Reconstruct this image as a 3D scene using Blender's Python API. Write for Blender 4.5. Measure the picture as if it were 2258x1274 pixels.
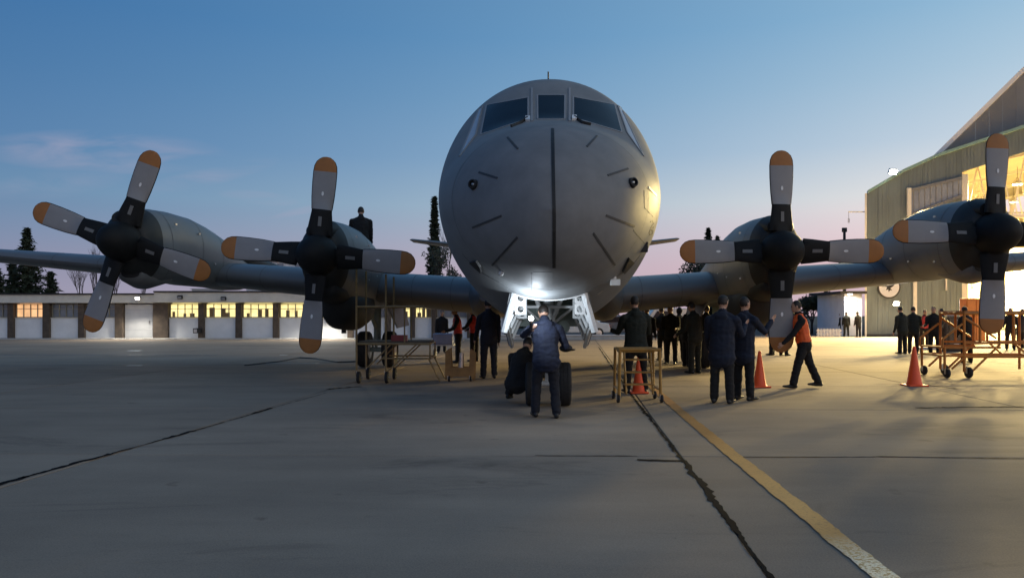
import bpy, bmesh, math, random
from mathutils import Vector, Matrix, noise
from mathutils.bvhtree import BVHTree

for _o in list(bpy.data.objects):
    bpy.data.objects.remove(_o)
random.seed(7)
SC = bpy.context.scene
COL = SC.collection
R = math.radians

# ------------------------------------------------------------------ camera
FPX, CX, HY, HC = 1690.0, 1129.0, 695.0, 1.47      # focal length in photo pixels, centre, horizon row, eye height
cam_d = bpy.data.cameras.new('camera')
cam_d.sensor_width = 36.0
cam_d.lens = 36.0 * FPX / 2258.0
cam_d.shift_y = 58.0 / 2258.0
cam_d.clip_end = 3000.0
cam = bpy.data.objects.new('camera', cam_d)
cam.location = (0, 0, HC)
cam.rotation_euler = (R(90), 0, 0)
COL.objects.link(cam)
SC.camera = cam

# ------------------------------------------------------------------ sky (dusk)
W = bpy.data.worlds.new('World')
SC.world = W
W.use_nodes = True
nt = W.node_tree
nt.nodes.clear()


def N(t, kind, **kw):
    n = t.nodes.new(kind)
    for k, v in kw.items():
        setattr(n, k, v)
    return n


def math_node(t, op, a, b=None, c=None, clamp=False):
    n = t.nodes.new('ShaderNodeMath')
    n.operation = op
    n.use_clamp = clamp
    for i, x in enumerate((a, b, c)):
        if x is None:
            continue
        if isinstance(x, (int, float)):
            n.inputs[i].default_value = x
        else:
            t.links.new(x, n.inputs[i])
    return n.outputs[0]


def ramp(t, fac, stops, interp='LINEAR'):
    n = t.nodes.new('ShaderNodeValToRGB')
    cr = n.color_ramp
    cr.interpolation = interp
    while len(cr.elements) < len(stops):
        cr.elements.new(0.5)
    for e, (p, c) in zip(cr.elements, stops):
        e.position = p
        e.color = (c[0], c[1], c[2], 1.0)
    t.links.new(fac, n.inputs[0])
    return n.outputs[0]


def mix_col(t, fac, a, b, blend='MIX'):
    n = t.nodes.new('ShaderNodeMix')
    n.data_type = 'RGBA'
    n.blend_type = blend
    for sock, x in ((n.inputs[0], fac), (n.inputs[6], a), (n.inputs[7], b)):
        if isinstance(x, (int, float)):
            sock.default_value = x
        elif isinstance(x, tuple):
            sock.default_value = (x[0], x[1], x[2], 1.0)
        else:
            t.links.new(x, sock)
    return n.outputs[2]


SKY_STRENGTH = 1.0
GLOW = .34
tc = N(nt, 'ShaderNodeTexCoord')
sep = N(nt, 'ShaderNodeSeparateXYZ')
nt.links.new(tc.outputs['Generated'], sep.inputs[0])
sx, sy, sz = sep.outputs
sky = ramp(nt, sz, [(0.0, (.49, .39, .47)), (.06, (.484, .405, .49)), (.10, (.43, .44, .54)), (.14, (.365, .475, .585)), (.2, (.245, .39, .565)),
                    (.27, (.18, .34, .535)), (.34, (.130, .295, .51)), (.6, (.088, .205, .385)), (1.0, (.06, .15, .30))])
# afterglow side: the sky pales toward the right, more so higher up
xk = math_node(nt, 'MULTIPLY', math_node(nt, 'MINIMUM', math_node(nt, 'MAXIMUM', sx, -.75), .70),
               math_node(nt, 'MULTIPLY_ADD', math_node(nt, 'MINIMUM', math_node(nt, 'MULTIPLY', math_node(nt, 'ABSOLUTE', sz), 8.0), 1.0), .66, .34))
az = N(nt, 'ShaderNodeCombineColor')
for i_, k_ in enumerate((1.60, 1.0, .55)):
    nt.links.new(math_node(nt, 'POWER', 2.71828, math_node(nt, 'MULTIPLY', xk, k_)), az.inputs[i_])
sky = mix_col(nt, 1.0, sky, az.outputs[0], 'MULTIPLY')
# the sun has set behind the photographer: broad warm afterglow on that side of the sky
gl = math_node(nt, 'MULTIPLY', math_node(nt, 'MAXIMUM', math_node(nt, 'MULTIPLY', sy, -1.0), 0.0), math_node(nt, 'POWER', 2.718, math_node(nt, 'MULTIPLY', math_node(nt, 'ABSOLUTE', sz), -2.4)))
glow = mix_col(nt, 1.0, (.95, .64, .42), gl, 'MULTIPLY')
sky = mix_col(nt, GLOW, sky, glow, 'ADD')
# two faint wisps of pink cloud low in the left of the sky
ysafe = math_node(nt, 'MAXIMUM', math_node(nt, 'ABSOLUTE', sy), .05)
cu = math_node(nt, 'DIVIDE', sx, ysafe)
cv = math_node(nt, 'DIVIDE', sz, ysafe)
comb = N(nt, 'ShaderNodeCombineXYZ')
nt.links.new(math_node(nt, 'MULTIPLY', cu, 9.0), comb.inputs[0])
nt.links.new(math_node(nt, 'MULTIPLY', cv, 46.0), comb.inputs[1])
cn = N(nt, 'ShaderNodeTexNoise')
cn.inputs['Scale'].default_value = 1.0
cn.inputs['Detail'].default_value = 6.0
cn.inputs['Distortion'].default_value = 0.6
nt.links.new(comb.outputs[0], cn.inputs['Vector'])
total = None
for (u0, v0, ru, rv, sl, amp) in ((-.535, .213, .17, .030, -.03, 1.0), (-.33, .153, .055, .010, -.10, .8), (-.40, .180, .10, .014, .22, .6), (-.27, .137, .05, .006, .22, .6), (-.60, .17, .10, .02, .1, .4)):
    du = math_node(nt, 'SUBTRACT', cu, u0)
    dv = math_node(nt, 'SUBTRACT', math_node(nt, 'SUBTRACT', cv, v0), math_node(nt, 'MULTIPLY', du, sl))
    a = math_node(nt, 'POWER', math_node(nt, 'ABSOLUTE', math_node(nt, 'DIVIDE', du, ru)), 2.0)
    b = math_node(nt, 'POWER', math_node(nt, 'ABSOLUTE', math_node(nt, 'DIVIDE', dv, rv)), 2.0)
    m = math_node(nt, 'SUBTRACT', 1.0, math_node(nt, 'ADD', a, b), clamp=True)
    m = math_node(nt, 'MULTIPLY', m, amp)
    total = m if total is None else math_node(nt, 'MAXIMUM', total, m)
cf = math_node(nt, 'MULTIPLY', math_node(nt, 'MULTIPLY', math_node(nt, 'SUBTRACT', cn.outputs[0], .33, clamp=True), 2.2, clamp=True), total)
sky = mix_col(nt, math_node(nt, 'MULTIPLY', cf, .85), sky, (.37, .37, .50))
bg = N(nt, 'ShaderNodeBackground')
bg.inputs[1].default_value = SKY_STRENGTH
nt.links.new(sky, bg.inputs[0])
wo = N(nt, 'ShaderNodeOutputWorld')
nt.links.new(bg.outputs[0], wo.inputs[0])

# the last glow of the sun that has set behind the photographer's right shoulder
sun_d = bpy.data.lights.new('sun', 'SUN')
sun_d.energy = 0.25
sun_d.angle = R(45)
sun_d.color = (1.0, .76, .48)
sun = bpy.data.objects.new('sun', sun_d)
sun.rotation_euler = Vector((-.80, .50, -.34)).to_track_quat('-Z', 'Y').to_euler()
COL.objects.link(sun)

SC.view_settings.view_transform = 'Standard'
SC.view_settings.look = 'None'
SC.view_settings.gamma = 1.0
SC.view_settings.use_curve_mapping = False
SC.view_settings.exposure = 0.0
SC.render.engine = 'CYCLES'
SC.cycles.use_denoising = True
SC.cycles.max_bounces = 6
SC.cycles.diffuse_bounces = 3
SC.cycles.glossy_bounces = 3
SC.cycles.sample_clamp_indirect = 4.0
SC.cycles.caustics_reflective = False
SC.cycles.caustics_refractive = False


# ------------------------------------------------------------------ helpers
def P(px, py, d):
    """world point seen at photo pixel (px, py) at distance d"""
    return Vector(((px - CX) * d / FPX, d, HC - (py - HY) * d / FPX))


def G(px, py):
    """ground point under a photo pixel"""
    d = FPX * HC / (py - HY)
    return Vector(((px - CX) * d / FPX, d, 0.0))


MATS = {}


def mat(name, col, rough=.6, metal=0.0, var=.12, vscale=3.0, bump=0.0, bscale=60.0, emit=None, estr=0.0, spec=.5,
        rnd=0.0, col2=None, stretch=None, detail=5.0, coat=0.0):
    """procedural principled material: noise tone variation, optional second colour, bump, per-object tone"""
    if name in MATS:
        return MATS[name]
    m = bpy.data.materials.new(name)
    m.use_nodes = True
    t = m.node_tree
    b = t.nodes['Principled BSDF']
    t2 = N(t, 'ShaderNodeTexCoord')
    mp = N(t, 'ShaderNodeMapping')
    if stretch:
        mp.inputs['Scale'].default_value = stretch
    t.links.new(t2.outputs['Object'], mp.inputs[0])
    n1 = N(t, 'ShaderNodeTexNoise')
    n1.inputs['Scale'].default_value = vscale
    n1.inputs['Detail'].default_value = detail
    n1.inputs['Roughness'].default_value = .6
    t.links.new(mp.outputs[0], n1.inputs['Vector'])
    lo = tuple(c * (1 - var) for c in col)
    hi = tuple(min(1, c * (1 + var)) for c in col) if col2 is None else col2
    c = ramp(t, n1.outputs[0], [(.32, lo), (.68, hi)])
    if rnd:
        oi = N(t, 'ShaderNodeObjectInfo')
        f = math_node(t, 'MULTIPLY_ADD', oi.outputs['Random'], 2 * rnd, 1 - rnd)
        c = mix_col(t, 1.0, c, f, 'MULTIPLY')
    t.links.new(c, b.inputs['Base Color'])
    rr = math_node(t, 'MULTIPLY_ADD', n1.outputs[0], .25, rough - .125, clamp=True)
    t.links.new(rr, b.inputs['Roughness'])
    b.inputs['Metallic'].default_value = metal
    b.inputs['Specular IOR Level'].default_value = spec
    if coat:
        b.inputs['Coat Weight'].default_value = coat
    if bump:
        n2 = N(t, 'ShaderNodeTexNoise')
        n2.inputs['Scale'].default_value = bscale
        n2.inputs['Detail'].default_value = 4.0
        t.links.new(mp.outputs[0], n2.inputs['Vector'])
        bp = N(t, 'ShaderNodeBump')
        bp.inputs['Strength'].default_value = bump
        bp.inputs['Distance'].default_value = .02
        t.links.new(n2.outputs[0], bp.inputs['Height'])
        t.links.new(bp.outputs[0], b.inputs['Normal'])
    if emit is not None:
        ce = ramp(t, n1.outputs[0], [(.30, tuple(x * .55 for x in emit)), (.70, emit)])
        t.links.new(ce, b.inputs['Emission Color'])
        b.inputs['Emission Strength'].default_value = estr
    MATS[name] = m
    return m


class MB:
    """collects shapes; build() links them as ONE mesh object"""

    def __init__(self):
        self.v, self.f, self.m = [], [], []

    def add(self, vs, fs, mi=0):
        o = len(self.v)
        self.v += [tuple(x) for x in vs]
        self.f += [tuple(i + o for i in f) for f in fs]
        self.m += [mi] * len(fs)
        return self

    def box(self, c, s, rot=None, mi=0):
        hx, hy, hz = s[0] / 2, s[1] / 2, s[2] / 2
        vs = [Vector((x, y, z)) for x in (-hx, hx) for y in (-hy, hy) for z in (-hz, hz)]
        if rot is not None:
            vs = [rot @ v for v in vs]
        c = Vector(c)
        fs = [(0, 1, 3, 2), (4, 6, 7, 5), (0, 4, 5, 1), (2, 3, 7, 6), (0, 2, 6, 4), (1, 5, 7, 3)]
        return self.add([v + c for v in vs], fs, mi)

    def b2(self, x0, x1, y0, y1, z0, z1, mi=0):
        return self.box(((x0 + x1) / 2, (y0 + y1) / 2, (z0 + z1) / 2), (abs(x1 - x0), abs(y1 - y0), abs(z1 - z0)), None, mi)

    def tube(self, p, q, r, r2=None, n=8, mi=0, cap=True):
        p, q = Vector(p), Vector(q)
        r2 = r if r2 is None else r2
        d = (q - p)
        if d.length < 1e-6:
            return self
        d.normalize()
        a = d.orthogonal().normalized()
        b = d.cross(a)
        vs = []
        for c, rr in ((p, r), (q, r2)):
            for i in range(n):
                t = 2 * math.pi * i / n
                vs.append(c + (a * math.cos(t) + b * math.sin(t)) * rr)
        fs = [(i, (i + 1) % n, n + (i + 1) % n, n + i) for i in range(n)]
        if cap:
            fs += [tuple(range(n))[::-1], tuple(range(n, 2 * n))]
        return self.add(vs, fs, mi)

    def path(self, pts, r, n=6, mi=0):
        pts = [Vector(p) for p in pts]
        vs = []
        up = Vector((0, 0, 1))
        for i, p in enumerate(pts):
            d = (pts[min(i + 1, len(pts) - 1)] - pts[max(i - 1, 0)]).normalized()
            a = d.cross(up)
            a = a.normalized() if a.length > 1e-4 else d.orthogonal().normalized()
            b = d.cross(a)
            rr = r[i] if isinstance(r, (list, tuple)) else r
            for k in range(n):
                t = 2 * math.pi * k / n
                vs.append(p + (a * math.cos(t) + b * math.sin(t)) * rr)
        fs = []
        for i in range(len(pts) - 1):
            for k in range(n):
                fs.append((i * n + k, i * n + (k + 1) % n, (i + 1) * n + (k + 1) % n, (i + 1) * n + k))
        fs += [tuple(range(n))[::-1], tuple(range((len(pts) - 1) * n, len(pts) * n))]
        return self.add(vs, fs, mi)

    def lathe(self, prof, c=(0, 0, 0), axis=(0, 0, 1), n=24, mi=0, mis=None, cap=True):
        c = Vector(c)
        d = Vector(axis).normalized()
        a = d.orthogonal().normalized()
        b = d.cross(a)
        vs = []
        for (r, h) in prof:
            for k in range(n):
                t = 2 * math.pi * k / n
                vs.append(c + d * h + (a * math.cos(t) + b * math.sin(t)) * max(r, 1e-4))
        o = len(self.v)
        self.v += [tuple(x) for x in vs]
        for i in range(len(prof) - 1):
            for k in range(n):
                self.f.append(tuple(o + j for j in (i * n + k, i * n + (k + 1) % n, (i + 1) * n + (k + 1) % n, (i + 1) * n + k)))
                self.m.append(mis[i] if mis else mi)
        if not cap:
            return self
        self.f.append(tuple(o + j for j in reversed(range(n))))
        self.m.append(mis[0] if mis else mi)
        self.f.append(tuple(o + j for j in range((len(prof) - 1) * n, len(prof) * n)))
        self.m.append(mis[-1] if mis else mi)
        return self

    def prism(self, poly, off, mi=0):
        """closed solid from a 3D polygon swept by vector off"""
        n = len(poly)
        off = Vector(off)
        vs = [Vector(p) for p in poly] + [Vector(p) + off for p in poly]
        fs = [tuple(range(n))[::-1], tuple(range(n, 2 * n))] + [(i, (i + 1) % n, n + (i + 1) % n, n + i) for i in range(n)]
        return self.add(vs, fs, mi)

    def loft(self, rings, mi=0, caps=True, closed=True):
        n = len(rings[0])
        vs = [p for r in rings for p in r]
        fs = []
        for i in range(len(rings) - 1):
            for k in range(n if closed else n - 1):
                fs.append((i * n + k, i * n + (k + 1) % n, (i + 1) * n + (k + 1) % n, (i + 1) * n + k))
        if caps and closed:
            fs += [tuple(range(n))[::-1], tuple(range((len(rings) - 1) * n, len(rings) * n))]
        return self.add(vs, fs, mi)

    def ball(self, c, r, n=10, mi=0, sc=(1, 1, 1)):
        c = Vector(c)
        prof = []
        m = max(4, n // 2)
        rings = []
        for i in range(m + 1):
            t = math.pi * i / m
            rr, h = max(math.sin(t), .02), -math.cos(t)
            rings.append([c + Vector((rr * math.cos(2 * math.pi * k / n) * r * sc[0], rr * math.sin(2 * math.pi * k / n) * r * sc[1], h * r * sc[2])) for k in range(n)])
        return self.loft(rings, mi)

    def mesh(self, name, mats):
        me = bpy.data.meshes.new(name)
        me.from_pydata(self.v, [], self.f)
        for x in (mats if isinstance(mats, (list, tuple)) else [mats]):
            me.materials.append(x)
        me.polygons.foreach_set('material_index', self.m)
        bm = bmesh.new()
        bm.from_mesh(me)
        bmesh.ops.recalc_face_normals(bm, faces=bm.faces)
        bm.to_mesh(me)
        bm.free()
        return me

    def build(self, name, mats, parent=None, smooth=None, loc=None, bevel=0.0):
        me = self.mesh(name, mats)
        if smooth is not None:
            me.shade_smooth()
            me.set_sharp_from_angle(angle=R(smooth))
        return link(name, me, parent, loc, bevel)


def link(name, me, parent=None, loc=None, bevel=0.0):
    o = bpy.data.objects.new(name, me)
    COL.objects.link(o)
    if parent is not None:
        o.parent = parent
    if loc is not None:
        o.location = loc
    if bevel:
        bv = o.modifiers.new('bevel', 'BEVEL')
        bv.width = bevel
        bv.segments = 2
        bv.limit_method = 'ANGLE'
    return o


def tag(o, label=None, cat=None, group=None, kind=None):
    for k, v in (('label', label), ('category', cat), ('group', group), ('kind', kind)):
        if v:
            o[k] = v
    return o


def thing(name, loc, label, cat, group=None, rz=0.0):
    o = bpy.data.objects.new(name, None)
    o.empty_display_size = .2
    o.location = loc
    o.rotation_euler = (0, 0, rz)
    COL.objects.link(o)
    return tag(o, label, cat, group)


def interp(tab, x):
    """smooth (Catmull-Rom / Hermite) interpolation in a sorted table of (x, value)"""
    if x <= tab[0][0]:
        return tab[0][1]
    if x >= tab[-1][0]:
        return tab[-1][1]
    for i in range(len(tab) - 1):
        if tab[i][0] <= x <= tab[i + 1][0]:
            break
    x0, y0 = tab[i]
    x1, y1 = tab[i + 1]
    h = x1 - x0

    def slope(j):
        if j <= 0 or j >= len(tab) - 1:
            a, b = (0, 1) if j <= 0 else (len(tab) - 2, len(tab) - 1)
            return (tab[b][1] - tab[a][1]) / (tab[b][0] - tab[a][0])
        d0 = (tab[j][1] - tab[j - 1][1]) / (tab[j][0] - tab[j - 1][0])
        d1 = (tab[j + 1][1] - tab[j][1]) / (tab[j + 1][0] - tab[j][0])
        if d0 * d1 <= 0:
            return 0.0
        return 2 * d0 * d1 / (d0 + d1)
    m0, m1 = slope(i), slope(i + 1)
    t = (x - x0) / h
    return (2 * t ** 3 - 3 * t ** 2 + 1) * y0 + (t ** 3 - 2 * t ** 2 + t) * h * m0 + (-2 * t ** 3 + 3 * t ** 2) * y1 + (t ** 3 - t ** 2) * h * m1


def lamp(kind, name, loc, energy, color, parent=None, aim=None, spot=None, blend=.4, radius=.1, size=None):
    d = bpy.data.lights.new(name, kind)
    d.energy = energy
    d.color = color
    if kind == 'AREA':
        d.shape = 'RECTANGLE'
        d.size, d.size_y = size
    else:
        d.shadow_soft_size = radius
    if kind == 'SPOT':
        d.spot_size = R(spot)
        d.spot_blend = blend
    o = bpy.data.objects.new(name, d)
    COL.objects.link(o)
    o.location = loc
    if aim is not None:
        o.rotation_euler = Vector(aim).to_track_quat('-Z', 'Y').to_euler()
    if parent is not None:
        o.parent = parent
    return o


# ------------------------------------------------------------------ materials
def concrete():
    """cast concrete: blotches, broom streaks, dark scuffs, fine speckle, a tone per slab"""
    m = bpy.data.materials.new('apron_concrete')
    m.use_nodes = True
    t = m.node_tree
    b = t.nodes['Principled BSDF']
    co = N(t, 'ShaderNodeTexCoord')
    oi = N(t, 'ShaderNodeObjectInfo')
    add = N(t, 'ShaderNodeVectorMath', operation='ADD')
    t.links.new(co.outputs['Object'], add.inputs[0])
    t.links.new(oi.outputs['Location'], add.inputs[1])

    def nz(scale, detail, stretch=(1, 1, 1), rough=.6, dist=0.0):
        mp = N(t, 'ShaderNodeMapping')
        mp.inputs['Scale'].default_value = stretch
        t.links.new(add.outputs[0], mp.inputs[0])
        n = N(t, 'ShaderNodeTexNoise')
        n.inputs['Scale'].default_value = scale
        n.inputs['Detail'].default_value = detail
        n.inputs['Roughness'].default_value = rough
        n.inputs['Distortion'].default_value = dist
        t.links.new(mp.outputs[0], n.inputs['Vector'])
        return n.outputs[0]
    blot, streak, scuff, speck, spot = nz(.28, 7), nz(1.3, 6, (.22, 1, 1)), nz(.55, 9, (.5, 1.4, 1), .7, .8), nz(90, 3), nz(2.6, 4, (1, 1, 1), .5)
    c = ramp(t, blot, [(.30, (.262, .204, .155)), (.70, (.350, .276, .210))])
    c = mix_col(t, 1.0, c, ramp(t, streak, [(.3, (.86, .86, .87)), (.7, (1.10, 1.09, 1.08))]), 'MULTIPLY')
    c = mix_col(t, 1.0, c, ramp(t, scuff, [(.30, (.66, .66, .67)), (.44, (1, 1, 1))]), 'MULTIPLY')
    c = mix_col(t, 1.0, c, ramp(t, speck, [(.3, (.84, .84, .84)), (.7, (1.14, 1.14, 1.14))]), 'MULTIPLY')
    c = mix_col(t, 1.0, c, ramp(t, spot, [(.24, (.72, .70, .69)), (.32, (1, 1, 1))]), 'MULTIPLY')
    c = mix_col(t, 1.0, c, math_node(t, 'MULTIPLY_ADD', oi.outputs['Random'], .22, .89), 'MULTIPLY')
    t.links.new(c, b.inputs['Base Color'])
    b.inputs['Roughness'].default_value = .88
    b.inputs['Specular IOR Level'].default_value = .14
    bp = N(t, 'ShaderNodeBump')
    bp.inputs['Strength'].default_value = .15
    bp.inputs['Distance'].default_value = .01
    t.links.new(speck, bp.inputs['Height'])
    t.links.new(bp.outputs[0], b.inputs['Normal'])
    MATS['apron_concrete'] = m
    return m


M_conc = concrete()
M_joint = mat('joint_filler', (.035, .034, .033), .9)
M_tar = mat('tar', (.010, .010, .011), .95, var=.3, vscale=6, spec=.05)
M_stain = mat('oil_stain', (.10, .095, .09), .6, var=.4, vscale=4)
M_soil = mat('soil', (.12, .105, .07), .95, var=.3, vscale=.4, bump=.4, bscale=3)
M_kerb = mat('kerb_concrete', (.42, .40, .37), .8, var=.15)
M_grey = mat('aircraft_grey', (.215, .225, .23), .60, var=.13, vscale=2.2, spec=.25, stretch=(1, .5, 1.3), detail=8, bump=.03, bscale=3)
M_radome = mat('radome_grey', (.20, .205, .21), .62, var=.13, vscale=2.4, spec=.25, detail=8)
M_frame = mat('window_frame_grey', (.27, .28, .29), .5, var=.06)
M_black = mat('black_rubber', (.016, .016, .017), .6, var=.3)
M_prop = mat('propeller_black', (.009, .0095, .010), .65, spec=.25, var=.3, vscale=5)
M_blade = mat('blade_grey', (.27, .265, .27), .5, var=.06, vscale=4)
M_tip = mat('blade_tip_orange', (.36, .14, .03), .5, var=.1, vscale=5)
M_glass = mat('cockpit_glass', (.004, .006, .012), .12, var=.1, spec=.35)
M_baywhite = mat('bay_white', (.78, .80, .80), .5, var=.1, vscale=5)
M_baygreen = mat('bay_primer', (.33, .40, .37), .6, var=.15, vscale=4)
M_steel = mat('bare_steel', (.5, .5, .5), .3, 1.0)
M_tyre = mat('tyre', (.018, .018, .019), .8, var=.2, vscale=8, bump=.3, bscale=40)
M_white = mat('white_paint', (.75, .75, .74), .5, var=.05)
M_yel = mat('stand_yellow', (.36, .19, .035), .5, var=.22, vscale=5)
M_cone = mat('cone_orange', (1.0, .11, .02), .45, var=.06)
M_skin = mat('skin', (.50, .29, .20), .55, var=.08)
M_line = None

# worn yellow guide line, bare patches of white primer at its near end
m = bpy.data.materials.new('line_paint')
m.use_nodes = True
t = m.node_tree
b = t.nodes['Principled BSDF']
t2 = N(t, 'ShaderNodeTexCoord')
n1 = N(t, 'ShaderNodeTexNoise')
n1.inputs['Scale'].default_value = 1.6
n1.inputs['Detail'].default_value = 8
n2 = N(t, 'ShaderNodeTexNoise')
n2.inputs['Scale'].default_value = 34
n2.inputs['Detail'].default_value = 5
n2.inputs['Roughness'].default_value = .7
for n in (n1, n2):
    t.links.new(t2.outputs['Object'], n.inputs['Vector'])
c = ramp(t, n1.outputs[0], [(.3, (.36, .155, .012)), (.7, (.46, .21, .02))])
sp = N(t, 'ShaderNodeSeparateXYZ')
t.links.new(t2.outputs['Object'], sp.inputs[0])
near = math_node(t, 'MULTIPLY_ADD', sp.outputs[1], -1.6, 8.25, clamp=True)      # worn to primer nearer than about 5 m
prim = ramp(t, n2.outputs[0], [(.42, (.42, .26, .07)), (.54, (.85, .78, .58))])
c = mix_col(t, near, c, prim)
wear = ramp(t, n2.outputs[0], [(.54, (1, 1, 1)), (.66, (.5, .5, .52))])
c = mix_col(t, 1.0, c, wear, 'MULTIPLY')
t.links.new(c, b.inputs['Base Color'])
b.inputs['Roughness'].default_value = .6
M_line = m
# ================================================================== GROUND
g = MB()
g.add([(-900, -300, -.06), (900, -300, -.06), (900, 1500, -.06), (-900, 1500, -.06)], [(0, 1, 2, 3)])
tag(g.build('ground', M_soil), kind='structure')
AP0, AP1 = -8.0, 120.0
apron = MB()
apron.b2(-75, 95, AP0, 120, -.05, -.016)
apron = tag(apron.build('apron', M_joint), kind='structure')
# cast slabs, one object each, on the slightly skewed grid of the apron
AX, RX = Vector((.085, 1, 0)), Vector((1, -.018, 0))
SLW, SLL, GAP = 6.0, 4.0, .022
O0 = Vector((1.76, 8.0, 0))
sm = MB()
c = [RX * (GAP / 2) + AX * (GAP / 2), RX * (SLW - GAP / 2) + AX * (GAP / 2), RX * (SLW - GAP / 2) + AX * (SLL - GAP / 2), RX * (GAP / 2) + AX * (SLL - GAP / 2)]
top = [p + Vector((0, 0, -.004)) for p in c]
ins = [p + (sum(c, Vector()) / 4 - p).normalized() * .012 for p in c]
sm.add([p + Vector((0, 0, -.05)) for p in c] + top + ins, [(0, 1, 5, 4), (1, 2, 6, 5), (2, 3, 7, 6), (3, 0, 4, 7), (4, 5, 9, 8), (5, 6, 10, 9), (6, 7, 11, 10), (7, 4, 8, 11), (8, 9, 10, 11)])
slab_me = sm.mesh('slab', M_conc)
rs = random.Random(3)
ns = 0
for i in range(-11, 12):
    for j in range(-3, 14):
        o = O0 + RX * (SLW * i) + AX * (SLL * j)
        if o.y > 55 or o.x < -64 or o.x > 66:
            continue
        if j > 0 and abs((o.x + 3) / max(o.y, 1)) > 1.25:
            continue
        if j <= 0 and abs(o.x + 3) > 22:
            continue
        s = link('slab', slab_me, apron)
        s.location = (o.x, o.y, rs.uniform(-.003, 0))
        ns += 1
# beyond the slabs: one continuous sheet a hair lower
far = MB()
far.add([(-75, AP0, -.0135), (95, AP0, -.0135), (95, 119, -.0135), (-75, 119, -.0135)], [(0, 1, 2, 3)])
far.build('apron_screed', mat('apron_screed', (.055, .052, .05), .9, var=.2), apron)


def ribbon(name, pts, w, material, z=.004, jit=0.0, rs=random.Random(1), parent=apron):
    """flat strip along ground points with irregular edges"""
    mb = MB()
    vs = []
    P2 = []
    for a, b in zip(pts[:-1], pts[1:]):
        k = max(2, int((Vector(b) - Vector(a)).length / .06)) if jit else 2
        for q in range(k):
            P2.append(Vector(a).lerp(Vector(b), q / k))
    P2.append(Vector(pts[-1]))
    for i, p in enumerate(P2):
        d = (P2[min(i + 1, len(P2) - 1)] - P2[max(i - 1, 0)]).normalized()
        n = Vector((-d.y, d.x, 0))
        ww = w if not callable(w) else w(i / (len(P2) - 1), p)
        nz = noise.noise(p * 2.3) * jit * .8
        l = ww / 2 * (1 + jit * rs.uniform(-1, 1)) + ww * max(0, noise.noise(p * 5.1)) * jit
        r = ww / 2 * (1 + jit * rs.uniform(-1, 1)) + ww * max(0, noise.noise(p * 4.3 + Vector((9, 3, 1)))) * jit
        vs += [p + n * (l + nz * ww), p - n * (r - nz * ww)]
    vs = [(v.x, v.y, z) for v in vs]
    mb.add(vs, [(2 * i, 2 * i + 1, 2 * i + 3, 2 * i + 2) for i in range(len(P2) - 1)])
    return mb.build(name, material, parent)


# tar poured along the joints
def seam_w(t, p):
    return .026 + .04 * max(0, noise.noise(p * 1.1 + Vector((4, 0, 0)))) + (.022 if 5.9 < p.y < 8.1 else 0)


ribbon('tar_seam', [G(1750, 1340), G(1700, 1274), G(1590, 1120), G(1500, 1008), G(1400, 880), G(1350, 810), G(1320, 765)], seam_w, M_tar, jit=.7)
ribbon('tar_seam', [G(1405, 1014), G(1450, 1015), G(1512, 1016)], .075, M_tar, z=.005, jit=.3)
for a, b, ww in (((-60, 1088), (60, 1050), .05), ((45, 1054), (245, 1000), .055), ((245, 1000), (360, 968), .022), ((360, 968), (430, 949), .05), ((430, 949), (600, 900), .018), ((560, 911), (600, 899), .05), ((600, 899), (720, 866), .014), ((720, 858), (795, 852), .10)):
    ribbon('tar_seam', [G(*a), G(*b)], ww, M_tar, jit=.7)
for a, b, ww in (((2020, 899), (2300, 896), .07), ((1930, 1006), (2300, 1012), .025), ((1180, 1004), (1405, 1005), .022), ((1620, 1008), (1930, 1007), .02), ((0, 806), (640, 803), .10), ((0, 783), (480, 782), .25), ((2040, 848), (2110, 857), .06)):
    ribbon('tar_seam', [G(*a), G(*b)], ww, M_stain if b[1] < 810 else M_tar, jit=.6)
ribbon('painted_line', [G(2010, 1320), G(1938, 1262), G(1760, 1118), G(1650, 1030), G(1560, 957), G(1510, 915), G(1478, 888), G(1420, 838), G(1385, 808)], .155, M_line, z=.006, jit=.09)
for (x, y, w, l) in ((297, 773, .55, .9), (297, 806, .42, .35), (625, 783, .3, .4), (690, 755, .6, 1.2), (985, 801, 2.6, .25), (640, 801, 1.8, .16), (1360, 802, .9, .3)):
    q = G(x, y)
    ribbon('painted_mark', [q - Vector((w / 2, 0, 0)), q + Vector((w / 2, 0, 0))], l * .5, mat('mark_white', (.62, .60, .55), .6, var=.25, vscale=6), z=.005, jit=.15)

# ================================================================== LEFT: LOW WORKSHOP BUILDING
BY, BS = 48.0, FPX / 48.0
bx = lambda px: (px - CX) / BS
bz = lambda py: HC - (py - HY) / BS
M_wallw = mat('building_white', (.78, .79, .80), .8, var=.06, vscale=1.5)
M_fascia = mat('fascia_cream', (.66, .63, .56), .8, var=.10, vscale=1.2)
M_pil = mat('pillar_brown', (.09, .068, .052), .85, var=.3, vscale=4, bump=.5, bscale=12)
M_roofd = mat('roof_dark', (.03, .03, .032), .8)
M_lit = mat('lit_window_yellow', (.8, .7, .4), .4, var=.1, vscale=1.4, emit=(1.0, .82, .34), estr=1.5)
M_lito = mat('lit_window_orange', (.8, .5, .3), .4, var=.1, vscale=1.4, emit=(1.0, .55, .25), estr=1.1)
M_dimg = mat('dim_window', (.20, .23, .28), .15, var=.15, vscale=1.0)
M_mull = mat('mullion', (.30, .28, .22), .6)
M_door = mat('door_grey', (.55, .56, .58), .6, var=.05)
bld = thing('workshop_building', (bx(350), BY, 0), 'long low white workshop with brown pillars and lit windows on the left', 'building')
BO = Vector((bx(350), BY, 0))


def bpart(mb, name, m, parent=bld, **k):
    mb.v = [(x - BO.x, y - BO.y, z) for (x, y, z) in mb.v]
    return mb.build(name, m, parent, **k)


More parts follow.
